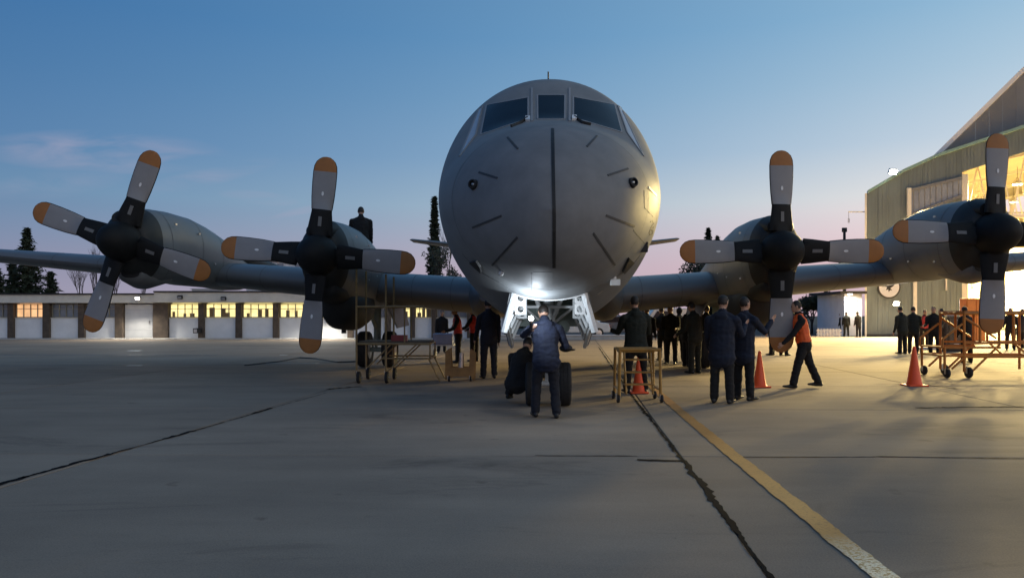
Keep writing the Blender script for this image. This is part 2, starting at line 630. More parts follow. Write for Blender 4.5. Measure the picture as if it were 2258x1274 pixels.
LX, RXX = bx(-420), bx(1130)
bpart(MB().b2(LX, RXX, BY + .45, BY + 9, .0, bz(652)), 'rear_volume', M_wallw)
bpart(MB().b2(LX, bx(349), BY - .45, BY + .6, bz(668), bz(650)), 'fascia', M_fascia, bevel=.02)
bpart(MB().b2(bx(349), RXX, BY - .60, BY + .6, bz(667), bz(645)), 'fascia', M_fascia, bevel=.02)
rf = bpart(MB().b2(LX, bx(349), BY - .55, BY + 9.2, bz(650) + .003, bz(647)), 'roof', M_roofd)
bpart(MB().b2(bx(349) + .003, RXX, BY - .7, BY + 9.2, bz(645) + .003, bz(642)), 'roof', M_roofd)
mb = MB().b2(bx(405), bx(468), BY + 1.2, BY + 1.9, bz(642) + .004, bz(636))
mb.b2(bx(402), bx(471), BY + 1.1, BY + 2.0, bz(636), bz(634.5))
bpart(mb, 'roof_duct', M_white, rf)
cols = [(-135, -121), (-58, -44), (20, 33), (97, 112), (175, 189), (256, 273), (340, 373), (439, 452), (521, 534), (603, 616), (685, 698), (767, 780), (849, 862), (905, 915), (952, 962), (1030, 1042), (1112, 1124)]
for (a, b) in cols:
    bpart(MB().b2(bx(a), bx(b), BY - .18, BY + .5, 0.05, bz(668) + .0), 'pillar', M_pil, bevel=.015)
kinds = {0: 'dim', 1: 'dim', 2: 'org', 3: 'dim', 4: 'dim', 5: 'door', 6: 'lit', 7: 'lit', 8: 'lit', 9: 'lit', 10: 'lit', 11: 'dim', 12: 'lit', 13: 'lit', 14: 'dim', 15: 'dim'}
for i in range(len(cols) - 1):
    x0, x1 = bx(cols[i][1]) + .004, bx(cols[i + 1][0]) - .004
    k = kinds[i]
    if k == 'door':
        d = bpart(MB().b2(x0 + .05, x1 - .12, BY + .05, BY + .12, .06, bz(671)), 'garage_door', M_door)
        hm = MB().b2(x1 - .35, x1 - .28, BY - .01, BY + .05, 1.0, 1.12)
        bpart(hm, 'handle', M_steel, d)
        for zz in (.6, 1.15, 1.7):
            bpart(MB().b2(x0 + .08, x1 - .15, BY + .035, BY + .052, zz, zz + .02), 'door_rib', M_wallw, d)
        continue
    bpart(MB().b2(x0, x1, BY + .02, BY + .30, .05, bz(702)), 'wall_panel', M_wallw)
    bpart(MB().b2(x0, x1, BY - .03, BY + .32, bz(702) + .002, bz(700)), 'window_sill', M_fascia)
    w = bpart(MB().b2(x0 + .05, x1 - .05, BY + .17, BY + .2, bz(700) + .03, bz(670)), 'window', {'dim': M_dimg, 'lit': M_lit, 'org': M_lito}[k])
    fm = MB()
    n = 4
    for q in range(n + 1):
        xx = x0 + .03 + (x1 - x0 - .06) * q / n
        fm.b2(xx - .022, xx + .022, BY + .1, BY + .165, bz(700) + .03, bz(670))
    for zz in (bz(700) + .03, (bz(700) + bz(670)) / 2 + .12, bz(670) - .03):
        fm.b2(x0 + .052, x1 - .052, BY + .105, BY + .16, zz - .018, zz + .018)
    bpart(fm, 'window_frame', M_mull, w)
    if k == 'lit':                                              # things standing inside against the light
        rr = random.Random(i * 5 + 1)
        for q in range(3):
            xx = x0 + .12 + (x1 - x0 - .3) * (q + rr.uniform(0, .5)) / 3
            bpart(MB().b2(xx, xx + rr.uniform(.15, .35), BY + .163, BY + .169 + .001 * q, bz(700) + .03, bz(700) + rr.uniform(.2, .65)), 'silhouette', mat('inside_thing', (.30, .20, .10), .8), w)
# kerb strip in front of the workshop
mb = MB().b2(LX, bx(1400), BY - 1.6, BY + .015, -.02, .05)
tag(mb.build('kerb', M_kerb, bevel=.02), kind='structure')


def wall_lamp(px, py, lit, label, energy=0):
    q = P(px, py, BY - .75)
    t = thing('wall_lamp', q, label, 'lamp', 'lamps along the workshop fascia')
    hm = MB().box((0, .06, 0), (.30, .14, .20), Matrix.Rotation(R(25), 3, 'X'))
    hm.tube((0, .1, .02), (0, .3, .08), .025)
    hm.build('housing', M_steel if lit else M_black, t)
    MB().box((0, -.02, -.03), (.24, .015, .15), Matrix.Rotation(R(25), 3, 'X')).build('lens', mat('lamp_lens_lit', (1, 1, 1), .3, emit=(1, .96, .85), estr=18) if lit else M_dimg, t)
    if lit:
        lamp('SPOT', 'lamp_light', (0, -.08, -.08), energy, (1, .93, .78), t, (0, -.9, -1.0), 165, .5, .12)
    return t


wall_lamp(303, 657, True, 'lit white floodlight on the grey fascia above the garage door', 850)
wall_lamp(713, 672, True, 'lit floodlight on the fascia seen beside the lower blade of a propeller', 1100)
wall_lamp(396, 655, False, 'dark unlit lamp on the cream fascia, nearer to the garage door', 0)
wall_lamp(492, 658, False, 'dark unlit lamp on the cream fascia between two lit windows', 0)

# small things along the workshop
t = thing('yellow_cabinet', G(593, 744.5), 'mustard yellow cabinet against the workshop wall', 'cabinet')
MB().b2(-.42, .42, -.3, .3, .06, .82).build('body', mat('cabinet_yellow', (.42, .27, .05), .6), t, bevel=.02)
MB().b2(-.38, -.01, -.32, -.303, .12, .76).build('door', mat('cabinet_yellow2', (.46, .30, .06), .6), t)
MB().b2(.01, .38, -.32, -.303, .12, .76).build('door', MATS['cabinet_yellow2'], t)
MB().b2(-.4, .4, -.28, .28, 0, .06).build('plinth', M_black, t)
for (px, hh, lab) in ((387, 1.0, 'white stand pipe with a red valve beside the workshop, left one'), (400, .62, 'short white service box beside the stand pipe')):
    t = thing('service_post', G(px, 746), lab, 'post')
    MB().b2(-.13, .13, -.12, .12, 0, hh).build('post', M_white, t, bevel=.02)
    MB().b2(-.16, .16, -.15, .15, hh, hh + .05).build('cap', M_wallw, t)
t = thing('meter_box', P(432, 729, 47.3) , 'small black box hanging on the white workshop wall', 'box')
MB().b2(-.15, .15, -.08, .66, -.15, .15).build('case', M_black, t)
MB().b2(-.10, .10, -.10, -.081, -.10, .10).build('cover', M_steel, t)

# the taller white building behind, its top showing over the wing
HB = 66.0
q = P(602, 700, HB)
t = thing('white_house', (q.x, HB, 0), 'white flat roofed house behind the workshop, top showing over the wing', 'building')
zt = P(0, 576, HB).z
MB().b2(-2.3, 2.6, 0, 7, 0, zt).build('wall', mat('house_white', (.72, .72, .73), .8), t)
MB().b2(-2.5, 2.8, -.25, 7.2, zt + .003, zt + .16).build('roof', M_roofd, t)
for xx in (-1.7, .4, 1.9):
    w = MB().b2(xx, xx + .5, -.05, .02, zt - .62, zt - .2).build('window', M_dimg, t)
    MB().b2(xx - .05, xx + .55, -.09, -.06, zt - .68, zt - .63).build('sill', M_white, w)
MB().tube((3.5, 2, 0), (3.5, 2, zt + .9), .1).build('flue', M_roofd, t)

# ================================================================== RIGHT: HANGAR
HYF, HS = 53.0, FPX / 53.0
hx = lambda px: (px - CX) / HS
hz = lambda py: HC - (py - HY) / HS
M_clad = mat('hangar_cladding', (.135, .17, .175), .65, var=.16, vscale=.7, stretch=(3, 1, .35), rnd=.06, bump=.2, bscale=5)
M_clad2 = mat('hangar_gable', (.17, .18, .19), .65, var=.1, vscale=.5, rnd=.05)
M_dark = mat('hangar_backing', (.06, .065, .06), .9)
M_cream = mat('hangar_interior', (.62, .55, .40), .7, var=.08, vscale=.8)
M_beam = mat('hangar_steel_white', (.74, .70, .58), .55, var=.06)
M_trim = mat('hangar_trim_green', (.20, .34, .31), .6)
HX0 = hx(1910)
roofl = [(HX0, hz(427)), (hx(1990), hz(380)), (hx(2065), hz(346)), (hx(2258), hz(282)), (hx(2258) + 8, hz(282) + 2.4), (hx(2258) + 13, hz(282) + 3.0), (75, hz(282) + .5)]


def lin(tab, x):
    if x <= tab[0][0]:
        return tab[0][1]
    for (a, b), (c, d) in zip(tab[:-1], tab[1:]):
        if x <= c:
            return b + (d - b) * (x - a) / (c - a)
    return tab[-1][1]


OX0 = hx(2121)
open_top = [(OX0, hz(379)), (hx(2176), hz(362)), (hx(2258), hz(335)), (hx(2258) + 12, hz(335) + 3.4), (75, hz(335) + 1)]
hang = thing('hangar', (HX0, HYF, 0), 'big grey green metal hangar with its doorway lit yellow inside', 'hangar')
HO = Vector((HX0, HYF, 0))


def hpart(mb, name, m, parent=hang, **k):
    # the hangar stands askew to the apron: its depth runs away to the right
    mb.v = [(x - HO.x + .62 * max(0, y - HYF), y - HO.y, z) for (x, y, z) in mb.v]
    return mb.build(name, m, parent, **k)


HXE, HYB = 62.0, 84.0
# backing wall (left of the doorway) and the lintel above it
hpart(MB().prism([(HX0, HYF + .10, 0), (OX0, HYF + .10, 0), (OX0, HYF + .10, lin(roofl, OX0) - .1), (hx(1990), HYF + .10, lin(roofl, hx(1990)) - .1), (HX0, HYF + .10, roofl[0][1] - .1)], (0, .2, 0)), 'front_wall', M_dark)
xs = [OX0 + .002] + [hx(2258) * 1.0, hx(2258) + 8, hx(2258) + 12, HXE]
hpart(MB().prism([(x, HYF + .10, lin(open_top, x) + .02) for x in xs] + [(x, HYF + .10, lin(roofl, x) - .1) for x in reversed(xs)], (0, .2, 0)), 'lintel', M_dark)
# corrugated cladding sheets
x = HX0
k = 0
sheet = .78
band = lambda x: (lin([(hx(2007), hz(474)), (hx(2120), hz(432))], x), lin([(hx(2007), hz(420)), (hx(2120), hz(393))], x))
while x < 52:
    x1 = x + sheet
    if x < OX0 and x1 > OX0:
        x1 = OX0
    a, b = x + .006, x1 - .006
    y0 = HYF + (.0 if k % 2 else .012)
    zt0, zt1 = lin(roofl, a), lin(roofl, b)
    zb0 = .08 if a < OX0 - .01 else lin(open_top, a)
    zb1 = .08 if a < OX0 - .01 else lin(open_top, b)
    hpart(MB().prism([(a, y0, zb0), (b, y0, zb1), (b, y0, zt1), (a, y0, zt0)], (0, .08, 0)), 'cladding_sheet', M_clad)
    # vertical ribs of the sheet
    if x < 37:
        rm = MB()
        for q in range(3):
            xx = a + (b - a) * (q + .5) / 3
            rm.b2(xx - .035, xx + .035, y0 - .014, y0 - .002, lin([(a, zb0), (b, zb1)], xx) + .01, lin(roofl, xx) - .02)
        hpart(rm, 'rib', M_clad)
    x = x1
    k += 1
# the long slot window under the eave, framed
fx0, fx1 = hx(2007), hx(2119)
hpart(MB().prism([(fx0, HYF - .06, band(fx0)[0]), (fx1, HYF - .06, band(fx1)[0]), (fx1, HYF - .06, band(fx1)[1]), (fx0, HYF - .06, band(fx0)[1])], (0, .022, 0)), 'slot_window', M_dimg)
for j in (0, 1):
    hpart(MB().prism([(fx0, HYF - .16, band(fx0)[j] - .1), (fx1, HYF - .16, band(fx1)[j] - .1), (fx1, HYF - .16, band(fx1)[j] + .1), (fx0, HYF - .16, band(fx0)[j] + .1)], (0, .12, 0)), 'slot_window_rail', M_clad2)
hpart(MB().b2(fx0 - .28, fx0 - .003, HYF - .17, HYF - .035, band(fx0)[0] - .1, band(fx0)[1] + .15), 'slot_window_post', M_beam)
for q in range(9):
    xx = fx0 + (fx1 - fx0) * (q + .5) / 9
    hpart(MB().b2(xx - .03, xx + .03, HYF - .075, HYF - .062, band(xx)[0] + .1, band(xx)[1] - .1), 'slot_window_post', M_clad2)
# eave trim and plinth
for (a, b) in zip(roofl[:-1], roofl[1:]):
    hpart(MB().prism([(a[0], HYF - .25, a[1] + .002), (b[0] - .003, HYF - .25, b[1] + .002), (b[0] - .003, HYF - .25, b[1] + .2), (a[0], HYF - .25, a[1] + .2)], (0, .6, 0)), 'eave_trim', M_trim)
hpart(MB().b2(HX0 - .02, OX0, HYF - .1, HYF - .035, .0, .16), 'plinth', M_roofd)
hpart(MB().b2(HX0 - .14, HX0 - .003, HYF - .1, HYF + .35, 0, roofl[0][1]), 'corner_trim', M_beam)
hpart(MB().b2(hx(2012), hx(2020), HYF - .14, HYF - .035, .2, hz(600) + 3), 'downpipe', M_beam)
hpart(MB().b2(hx(2083), hx(2086), HYF - .14, HYF - .035, hz(640), hz(615)), 'downpipe', M_beam)
# the steep main gable rising behind the front
gx = hx(2060)
gp = [(gx, hz(352)), (hx(2258), hz(157)), (hx(2258) + 9, hz(157) + 8.0), (hx(2258) + 22, hz(157) - 6)]
for i in range(22):
    a = gx + i * .95
    b = a + .945
    yy = HYF + .45 + (.015 if i % 2 else 0)
    hpart(MB().prism([(a, yy, lin(roofl, a) - .3), (b, yy, lin(roofl, b) - .3), (b, yy, lin(gp, b)), (a, yy, lin(gp, a))], (0, .12, 0)), 'gable_sheet', M_clad2)
for (a, b) in zip(gp[:-1], gp[1:]):
    d = Vector((b[0] - a[0], 0, b[1] - a[1])).normalized()
    nrm = Vector((-d.z, 0, d.x))
    A, B = Vector((a[0], HYF + .2, a[1])), Vector((b[0], HYF + .2, b[1]))
    hpart(MB().prism([A, B - d * .01, B - d * .01 + nrm * .28, A + nrm * .28], (0, .55, 0)), 'gable_trim', M_white)
# shell: side wall, inner wall beside the doorway, back wall, roof
hpart(MB().b2(HX0 + .003, HX0 + .2, HYF + .31, HYB, 0, roofl[0][1] - .2), 'side_wall', M_clad2)
hpart(MB().b2(OX0 - .25, OX0 - .003, HYF + .31, HYB, 0, lin(roofl, OX0) - .2), 'inner_wall', M_cream)
hpart(MB().b2(OX0, HXE + 6, HYB, HYB + .3, 0, 12.5), 'back_wall', M_cream)
hpart(MB().b2(HXE + 6, HXE + 6.3, HYF, HYB, 0, 16), 'side_wall', M_cream)
rp = [(HX0, roofl[0][1]), (OX0 - .1, lin(roofl, OX0)), (hx(2258), hz(282) + .3), (hx(2258) + 13, hz(282) + 3.4), (HXE + 6.5, 14)]
for (a, b) in zip(rp[:-1], rp[1:]):
    hpart(MB().prism([(a[0], HYF + .6, a[1] - .25), (b[0] - .003, HYF + .6, b[1] - .25), (b[0] - .003, HYF + .6, b[1] - .05), (a[0], HYF + .6, a[1] - .05)], (0, HYB - HYF - .3, 0)), 'roof_panel', M_cream)
# doorway steel: jamb column, columns, girts on the back wall, trusses
hpart(MB().b2(OX0 + .003, OX0 + .42, HYF + .35, HYF + .9, 0, hz(382)), 'door_column', M_beam)
for x in (OX0 + 1.3, OX0 + 4.2, OX0 + 7.6, OX0 + 11):
    hpart(MB().b2(x, x + .32, HYB - .5, HYB - .003, 0, 17), 'column', M_beam)
for z in (1.4, 3.0, 4.6, 6.2, 7.8, 9.4, 11, 12.6):
    hpart(MB().b2(OX0 + .05, HXE, HYB - .22, HYB - .004, z, z + .16), 'girt', M_beam)
for y in (HYF + 3, HYF + 9.5, HYF + 16, HYF + 23):
    tm = MB()
    z0, z1 = 8.6 + .0, lin(roofl, OX0) - .9
    tm.b2(OX0 + .05, HXE, y, y + .18, z0, z0 + .22)
    tm.prism([(OX0 + .05, y, z1), (hx(2258) + 12, y, z1 + 3.8), (hx(2258) + 12, y, z1 + 4.0), (OX0 + .05, y, z1 + .22)], (0, .18, 0))
    for q in range(12):
        x0 = OX0 + .2 + q * 1.7
        za = z1 + .22 * q * .9
        tm.tube((x0, y + .09, z0 + .1), (x0 + .85, y + .09, z1 + .3 + .19 * q * 1.3), .075, n=4)
        tm.tube((x0 + .85, y + .09, z1 + .3 + .19 * q * 1.3), (x0 + 1.7, y + .09, z0 + .1), .075, n=4)
    hpart(tm, 'truss', M_beam)
hpart(MB().b2(OX0 + .6, OX0 + 1.9, HYF + 12, HYF + 12.2, 2.9, 6.2), 'louvre_panel', M_cream)
for q in range(7):
    hpart(MB().box((OX0 + 1.25, HYF + 11.93, 3.2 + q * .42), (1.2, .05, .28), Matrix.Rotation(R(30), 3, 'X')), 'louvre', M_beam)
# sliding door leaf parked inside, white sheeted
for q in range(4):
    hpart(MB().b2(OX0 + 3.25 + q * .62, OX0 + 3.25 + q * .62 + .55, HYF + 10 + q * .02, HYF + 10.12 + q * .02, .1, 7.0), 'door_leaf', M_beam)
# emblem: white disc with dark rim and a black winged mark
ec = P(1960, 633, HYF - .06)
er = 22 / HS
em = hpart(MB().lathe([(er * 1.16, 0), (er * 1.16, .05), (er, .052)], (ec.x, HYF - .085 + .05, ec.z), (0, -1, 0), 40), 'emblem', mat('emblem_rim', (.03, .03, .03), .5))
hpart(MB().lathe([(er, 0), (er, .012)], (ec.x, HYF - .09, ec.z), (0, -1, 0), 40), 'emblem_disc', M_white, em)
bird = [(-.62, .30), (-.30, .42), (-.10, .18), (.05, .30), (.02, .62), (.16, .75), (.30, .60), (.24, .34), (.50, .52), (.66, .40), (.40, .08), (.12, -.10), (.30, -.34), (.10, -.30), (-.05, -.48), (-.10, -.22), (-.34, -.30), (-.20, -.02), (-.46, .06)]
hpart(MB().prism([(ec.x + a * er, HYF - .108, ec.z + b * er) for a, b in bird], (0, .005, 0)), 'emblem_mark', M_black, em)
hpart(MB().b2(ec.x - er * .7, ec.x - er * .45, HYF - .109, HYF - .104, ec.z + .02, ec.z + er * .35), 'emblem_mark', mat('emblem_grey', (.3, .3, .28), .6), em)
# bracket arm on the corner
mb = MB().tube((HX0 - .1, HYF + .05, hz(467)), (HX0 - 1.25, HYF + .05, hz(467)), .035)
mb.tube((HX0 - 1.22, HYF + .05, hz(467)), (HX0 - 1.22, HYF + .05, hz(488)), .02)
mb.box((HX0 - 1.22, HYF + .05, hz(486)), (.12, .12, .3))
hpart(mb, 'bracket', M_steel)


def floodlight(pos, label, energy, aim, col, spot=150, s=1.0, estr=60):
    t = thing('floodlight', pos, label, 'floodlight', 'floodlights on the hangar')
    rot = Matrix.Rotation(R(35), 3, 'X')
    hm = MB().box((0, .12 * s, .02), (.5 * s, .2 * s, .36 * s), rot)
    hm.tube((0, .2 * s, 0), (0, .5 * s, -.1 * s), .04 * s)
    hm.build('housing', M_steel, t)
    MB().box((0, -.01 * s, -.055 * s), (.44 * s, .02, .3 * s), rot).build('lens', mat('flood_lens_%d' % estr, (1, 1, 1), .3, emit=(1, .95, .78), estr=estr), t)
    lamp('SPOT', 'lamp_light', (0, -.2 * s, -.16 * s), energy, col, t, aim, spot, .8, .9)
    return t


floodlight(P(1970, 378, HYF - 1.1), 'blazing floodlight on the roof edge of the hangar', 44000, (-.22, -.75, -.85), (1, .75, .32), 108)
floodlight(P(1977, 668, HYF - .9), 'blazing floodlight low on the hangar wall under the emblem', 4500, (-.1, -1, -.35), (1, .90, .72), 140, .8)
# hanging bay lamps inside the hangar
k = 0
for (x, y) in ((OX0 + 4, HYF + 4), (OX0 + 11, HYF + 4), (OX0 + 4, HYF + 13), (OX0 + 11, HYF + 13), (OX0 + 7, HYF + 22), (OX0 + 18, HYF + 8)):
    lab = ('front left', 'front middle', 'middle left', 'middle right', 'rearmost', 'front right')[k]
    t = thing('bay_lamp', (x + .62 * (y - HYF), y, 11.2), 'round lamp hanging inside the lit hangar, %s of six' % lab, 'lamp', 'lamps hanging in the hangar')
    MB().lathe([(.06, .5), (.12, .35), (.34, .06), (.36, 0)], (0, 0, 0), (0, 0, 1), 16).build('shade', M_steel, t, smooth=40)
    MB().lathe([(.32, -.004), (.32, -.03)], (0, 0, 0), (0, 0, 1), 16).build('lens', mat('bay_lens', (1, 1, 1), .3, emit=(1, .85, .5), estr=30), t)
    MB().tube((0, 0, .5), (0, 0, 1.3), .012).build('cord', M_black, t)
    lamp('SPOT', 'lamp_light', (0, 0, -.1), 90000, (1, .74, .29), t, (-.06, -.26, -1), 160, .35, .6)
    k += 1
# small annex with a lit door beside the hangar corner
AX0, AX1 = hx(1866), HX0 - .16
an = thing('annex', (AX0, HYF, 0), 'small white annex with a lamp over its door at the hangar corner', 'building')
MB().b2(0, AX1 - AX0, .3, 5, 0, hz(648)).build('wall', M_wallw, an)
MB().b2(-.6, AX1 - AX0, -.5, 5.1, hz(648) + .004, hz(642)).build('roof', M_roofd, an)
d = MB().b2(.18, .72, .22, .297, .05, hz(662)).build('door', M_door, an)
MB().b2(.62, .68, .16, .218, 1.0, 1.1).build('handle', M_steel, d)
MB().b2(.10, .17, .2, .297, 0, hz(660)).build('door_frame', M_white, an)
MB().b2(.73, .80, .2, .297, 0, hz(660)).build('door_frame', M_white, an)
t = thing('door_lamp', P(1875, 647, HYF - .2), 'lit lamp under the annex roof above the door', 'lamp')
MB().box((0, .1, .05), (.3, .2, .1)).build('housing', M_steel, t)
MB().box((0, .05, -.04), (.26, .18, .06)).build('lens', mat('door_lens', (1, 1, 1), .3, emit=(1, .97, .9), estr=16), t)
lamp('SPOT', 'lamp_light', (0, 0, -.12), 500, (1, .95, .82), t, (0, .0, -1), 170, .5, .1)
# white picket fence beside the annex
t = thing('picket_fence', P(1830, 742, 52) * 1, 'low white picket fence left of the annex', 'fence')
t.location.z = 0
for q in range(8):
    x = -.78 + q * .205
    MB().prism([(x - .075, 0, .04), (x + .075, 0, .04), (x + .075, 0, .50), (x, 0, .60), (x - .075, 0, .50)], (0, .03, 0)).build('picket', M_white, t)
for z in (.16, .40):
    MB().b2(-.9, .85, .033, .07, z, z + .07).build('rail', M_white, t)
# ================================================================== AIRCRAFT
YAW = R(-2.2)
NOSE = Vector((.46, 9.05, 0))
plane = thing('patrol_aircraft', NOSE, 'large grey four propeller patrol aircraft parked nose on', 'aircraft', rz=YAW)
PM = Matrix.Translation(NOSE) @ Matrix.Rotation(YAW, 4, 'Z')
PMI = PM.inverted()

T_top = [(0, 2.72), (.05, 2.98), (.18, 3.24), (.5, 3.60), (1.0, 3.92), (1.5, 4.12), (1.92, 4.26), (2.3, 4.58), (2.65, 4.90), (3.0, 5.16), (3.4, 5.29), (4.0, 5.34), (6, 5.36), (20, 5.36), (33, 5.25)]
T_bot = [(0, 2.72), (.05, 2.47), (.18, 2.26), (.5, 2.04), (1.0, 1.87), (1.5, 1.77), (1.9, 1.69), (2.5, 1.53), (3.2, 1.33), (4.0, 1.26), (18, 1.26), (24, 2.1), (30, 3.7), (33, 4.5)]
T_mid = [(0, 2.72), (.5, 2.86), (1.5, 3.08), (2.5, 3.24), (3.5, 3.32), (20, 3.32), (33, 4.9)]


def f_hw(s):
    t = min(1.0, s / 3.5)
    h = 1.735 * (1 - (1 - t) ** 2.2) ** .58
    if s > 20:
        h *= max(.12, 1 - ((s - 20) / 14.5) ** 1.6)
    return max(h, .004)


def ring(s, n=112):
    zt, zb, zm, hw = interp(T_top, s), interp(T_bot, s), interp(T_mid, s), f_hw(s)
    out = []
    for k in range(n):
        a = 2 * math.pi * k / n
        x, z = math.sin(a), math.cos(a)
        if z >= 0:
            e = .97
            out.append(Vector((hw * math.copysign(abs(x) ** e, x), s, zm + (zt - zm) * z)))
        else:
            e = 1.06
            out.append(Vector((hw * math.copysign(abs(x) ** e, x), s, zm + (zm - zb) * -abs(z) ** 1.02)))
    return out


ss = [0.0, .015, .05, .1, .18, .28, .4, .55, .7, .85, 1.0, 1.2, 1.4, 1.6, 1.75, 1.9, 2.0, 2.1, 2.2, 2.3, 2.4, 2.5, 2.6, 2.7, 2.8, 2.9, 3.0, 3.15, 3.3, 3.5, 3.7, 4, 4.5, 5, 6, 8, 10, 12, 15, 18, 20, 22, 24, 26, 28, 30, 32, 33]
fm = MB()
rings = [ring(s) for s in ss]
fm.loft(rings)
solid_bvh = BVHTree.FromPolygons([Vector(v) for v in fm.v], fm.f)
CAML = PMI @ Vector((0, 0, HC))


def surf(px, py):
    """point and normal of the fuselage skin (local) met by the line of sight through a photo pixel"""
    d = (PMI @ P(px, py, 10.0)) - CAML
    loc, nor, idx, dist = solid_bvh.ray_cast(CAML, d.normalized())
    if loc is None:
        # beyond the outline: nearest skin point
        loc, nor, idx, dist = solid_bvh.find_nearest(PMI @ P(px, py, 12.2))
    if nor.dot(d) > 0:
        nor = -nor
    return loc, nor


# fuselage with an open nose gear bay
bay0, bay1, bayw = 1.92, 3.85, .50
me = fm.mesh('fuselage', [M_grey, M_radome])
bm = bmesh.new()
bm.from_mesh(me)
for co, no in (((bayw, 0, 0), (1, 0, 0)), ((-bayw, 0, 0), (1, 0, 0)), ((0, bay0, 0), (0, 1, 0)), ((0, bay1, 0), (0, 1, 0))):
    bmesh.ops.bisect_plane(bm, geom=bm.verts[:] + bm.edges[:] + bm.faces[:], plane_co=co, plane_no=no)
kill = []
for f in bm.faces:
    c = f.calc_center_median()
    if abs(c.x) < bayw and bay0 < c.y < bay1 and c.z < 2.6:
        kill.append(f)
    elif c.y < 1.25 and c.z > 1.0:
        f.material_index = 1
bmesh.ops.delete(bm, geom=kill, context='FACES')
bm.to_mesh(me)
bm.free()
me.shade_smooth()
me.set_sharp_from_angle(angle=R(60))
fus = link('fuselage', me, plane)


def surf_patch(name, quad, m, off=.004, thick=.006, nu=6, nv=6, parent=fus):
    """thin plate lying on the skin over a photo quad (a, b, c, d)"""
    g0, g1 = [], []
    for i in range(nu + 1):
        u = i / nu
        A = (quad[0][0] + (quad[1][0] - quad[0][0]) * u, quad[0][1] + (quad[1][1] - quad[0][1]) * u)
        B = (quad[3][0] + (quad[2][0] - quad[3][0]) * u, quad[3][1] + (quad[2][1] - quad[3][1]) * u)
        for j in range(nv + 1):
            v = j / nv
            l, n = surf(A[0] + (B[0] - A[0]) * v, A[1] + (B[1] - A[1]) * v)
            g0.append(l + n * (off - .012))
            g1.append(l + n * (off + thick))
    nn = nv + 1
    idx = lambda i, j: i * nn + j
    K = len(g0)
    fs = []
    for i in range(nu):
        for j in range(nv):
            q = (idx(i, j), idx(i + 1, j), idx(i + 1, j + 1), idx(i, j + 1))
            fs.append(tuple(K + a for a in q))
            fs.append(tuple(reversed(q)))
    edge = [idx(i, 0) for i in range(nu)] + [idx(nu, j) for j in range(nv)] + [idx(i, nv) for i in range(nu, 0, -1)] + [idx(0, j) for j in range(nv, 0, -1)]
    for a, b in zip(edge, edge[1:] + edge[:1]):
        fs.append((a, b, K + b, K + a))
    mb = MB().add(g0 + g1, fs)
    return mb.build(name, m, parent, smooth=40)


def surf_strip(name, pts, w, m, off=.002, thick=.006, parent=fus):
    """raised strip following the skin through photo points; w in metres"""
    L = []
    for a, b in zip(pts[:-1], pts[1:]):
        k = max(2, int(math.hypot(b[0] - a[0], b[1] - a[1]) / 10))
        for q in range(k):
            L.append(surf(a[0] + (b[0] - a[0]) * q / k, a[1] + (b[1] - a[1]) * q / k))
    L.append(surf(*pts[-1]))
    rings = []
    for i, (p, n) in enumerate(L):
        d = (L[min(i + 1, len(L) - 1)][0] - L[max(i - 1, 0)][0]).normalized()
        sd = d.cross(n).normalized() * (w / 2)
        rings.append([p - n * .012 - sd, p - n * .012 + sd, p + n * (off + thick) + sd, p + n * (off + thick) - sd])
    return MB().loft(rings).build(name, m, parent)


# windscreen panes with their frames (a child each), side panes
WIN = {
    'mid': [(1185, 210), (1246, 210), (1245.5, 263), (1185.5, 263)],
    'left': [(1073, 232), (1165, 215), (1165, 262), (1060, 297)],
    'right': [(1264, 214), (1355, 231), (1371, 292), (1264, 260)],
}
for k, q in WIN.items():
    pane = surf_patch('windscreen_pane', q, M_glass, off=.003, thick=.003, nu=10, nv=8)
    for a, b in zip(q, q[1:] + q[:1]):
        surf_strip('pane_frame', [a, b], .024, M_frame, off=.002, thick=.006, parent=pane)
for q in ([(1057, 240), (1064, 236), (1049, 298), (1014, 345)], [(1369, 238), (1362, 234), (1383, 294), (1419, 345)]):
    pane = surf_patch('side_pane', q, mat('side_glass_painted_sky', (.42, .45, .50), .15, var=.05, spec=.8), off=.003, thick=.004, nu=6, nv=10)  # pale base colour imitates sky reflected in the side glass
    for a, b in zip(q, q[1:] + q[:1]):
        surf_strip('pane_frame', [a, b], .025, M_frame, off=.004, thick=.010, parent=pane)
for x in (1173, 1256):                                             # posts beside the centre pane running up the roof
    surf_strip('roof_bead', [(x, 268), (x, 225), (x, 195)], .035, M_frame, thick=.012)
# windscreen wipers
for pts in ([(1164, 262), (1148, 273), (1128, 281)], [(1266, 260), (1284, 273), (1302, 277)]):
    surf_strip('wiper', pts, .02, M_black, off=.02, thick=.02)
    surf_patch('wiper_base', [(pts[0][0] - 5, pts[0][1] - 2), (pts[0][0] + 5, pts[0][1] - 2), (pts[0][0] + 5, pts[0][1] + 6), (pts[0][0] - 5, pts[0][1] + 6)], M_baywhite, thick=.03, nu=2, nv=2)
# lightning strips on the radome
surf_strip('lightning_strip', [(1218.5, 284), (1220, 380), (1222, 480), (1221.5, 590)], .040, M_black)
for a, b in (((1119, 303), (1142, 329)), ((1316, 300), (1294, 324)), ((1056, 380), (1097, 393)), ((1385, 372), (1340, 387)), ((1106, 476), (1042, 502)), ((1336, 475), (1399, 499)), ((1141, 523), (1085, 585)), ((1308, 514), (1356, 584))):
    surf_strip('lightning_strip', [a, b], .026, mat('strip_dark', (.05, .05, .052), .6))
M_seam = mat('panel_seam', (.10, .105, .11), .7)
for pts in ([(1172, 603), (1172, 640)], [(1420, 420), (1421, 458), (1440, 478)], [(1397, 508), (1428, 545)], [(1426, 415), (1444, 428)]):
    surf_strip('panel_seam', pts, .012, M_seam, thick=.002)
surf_strip('panel_seam', [(1020, 560), (1052, 596), (1100, 622), (1137, 646)], .012, M_seam, thick=.002)
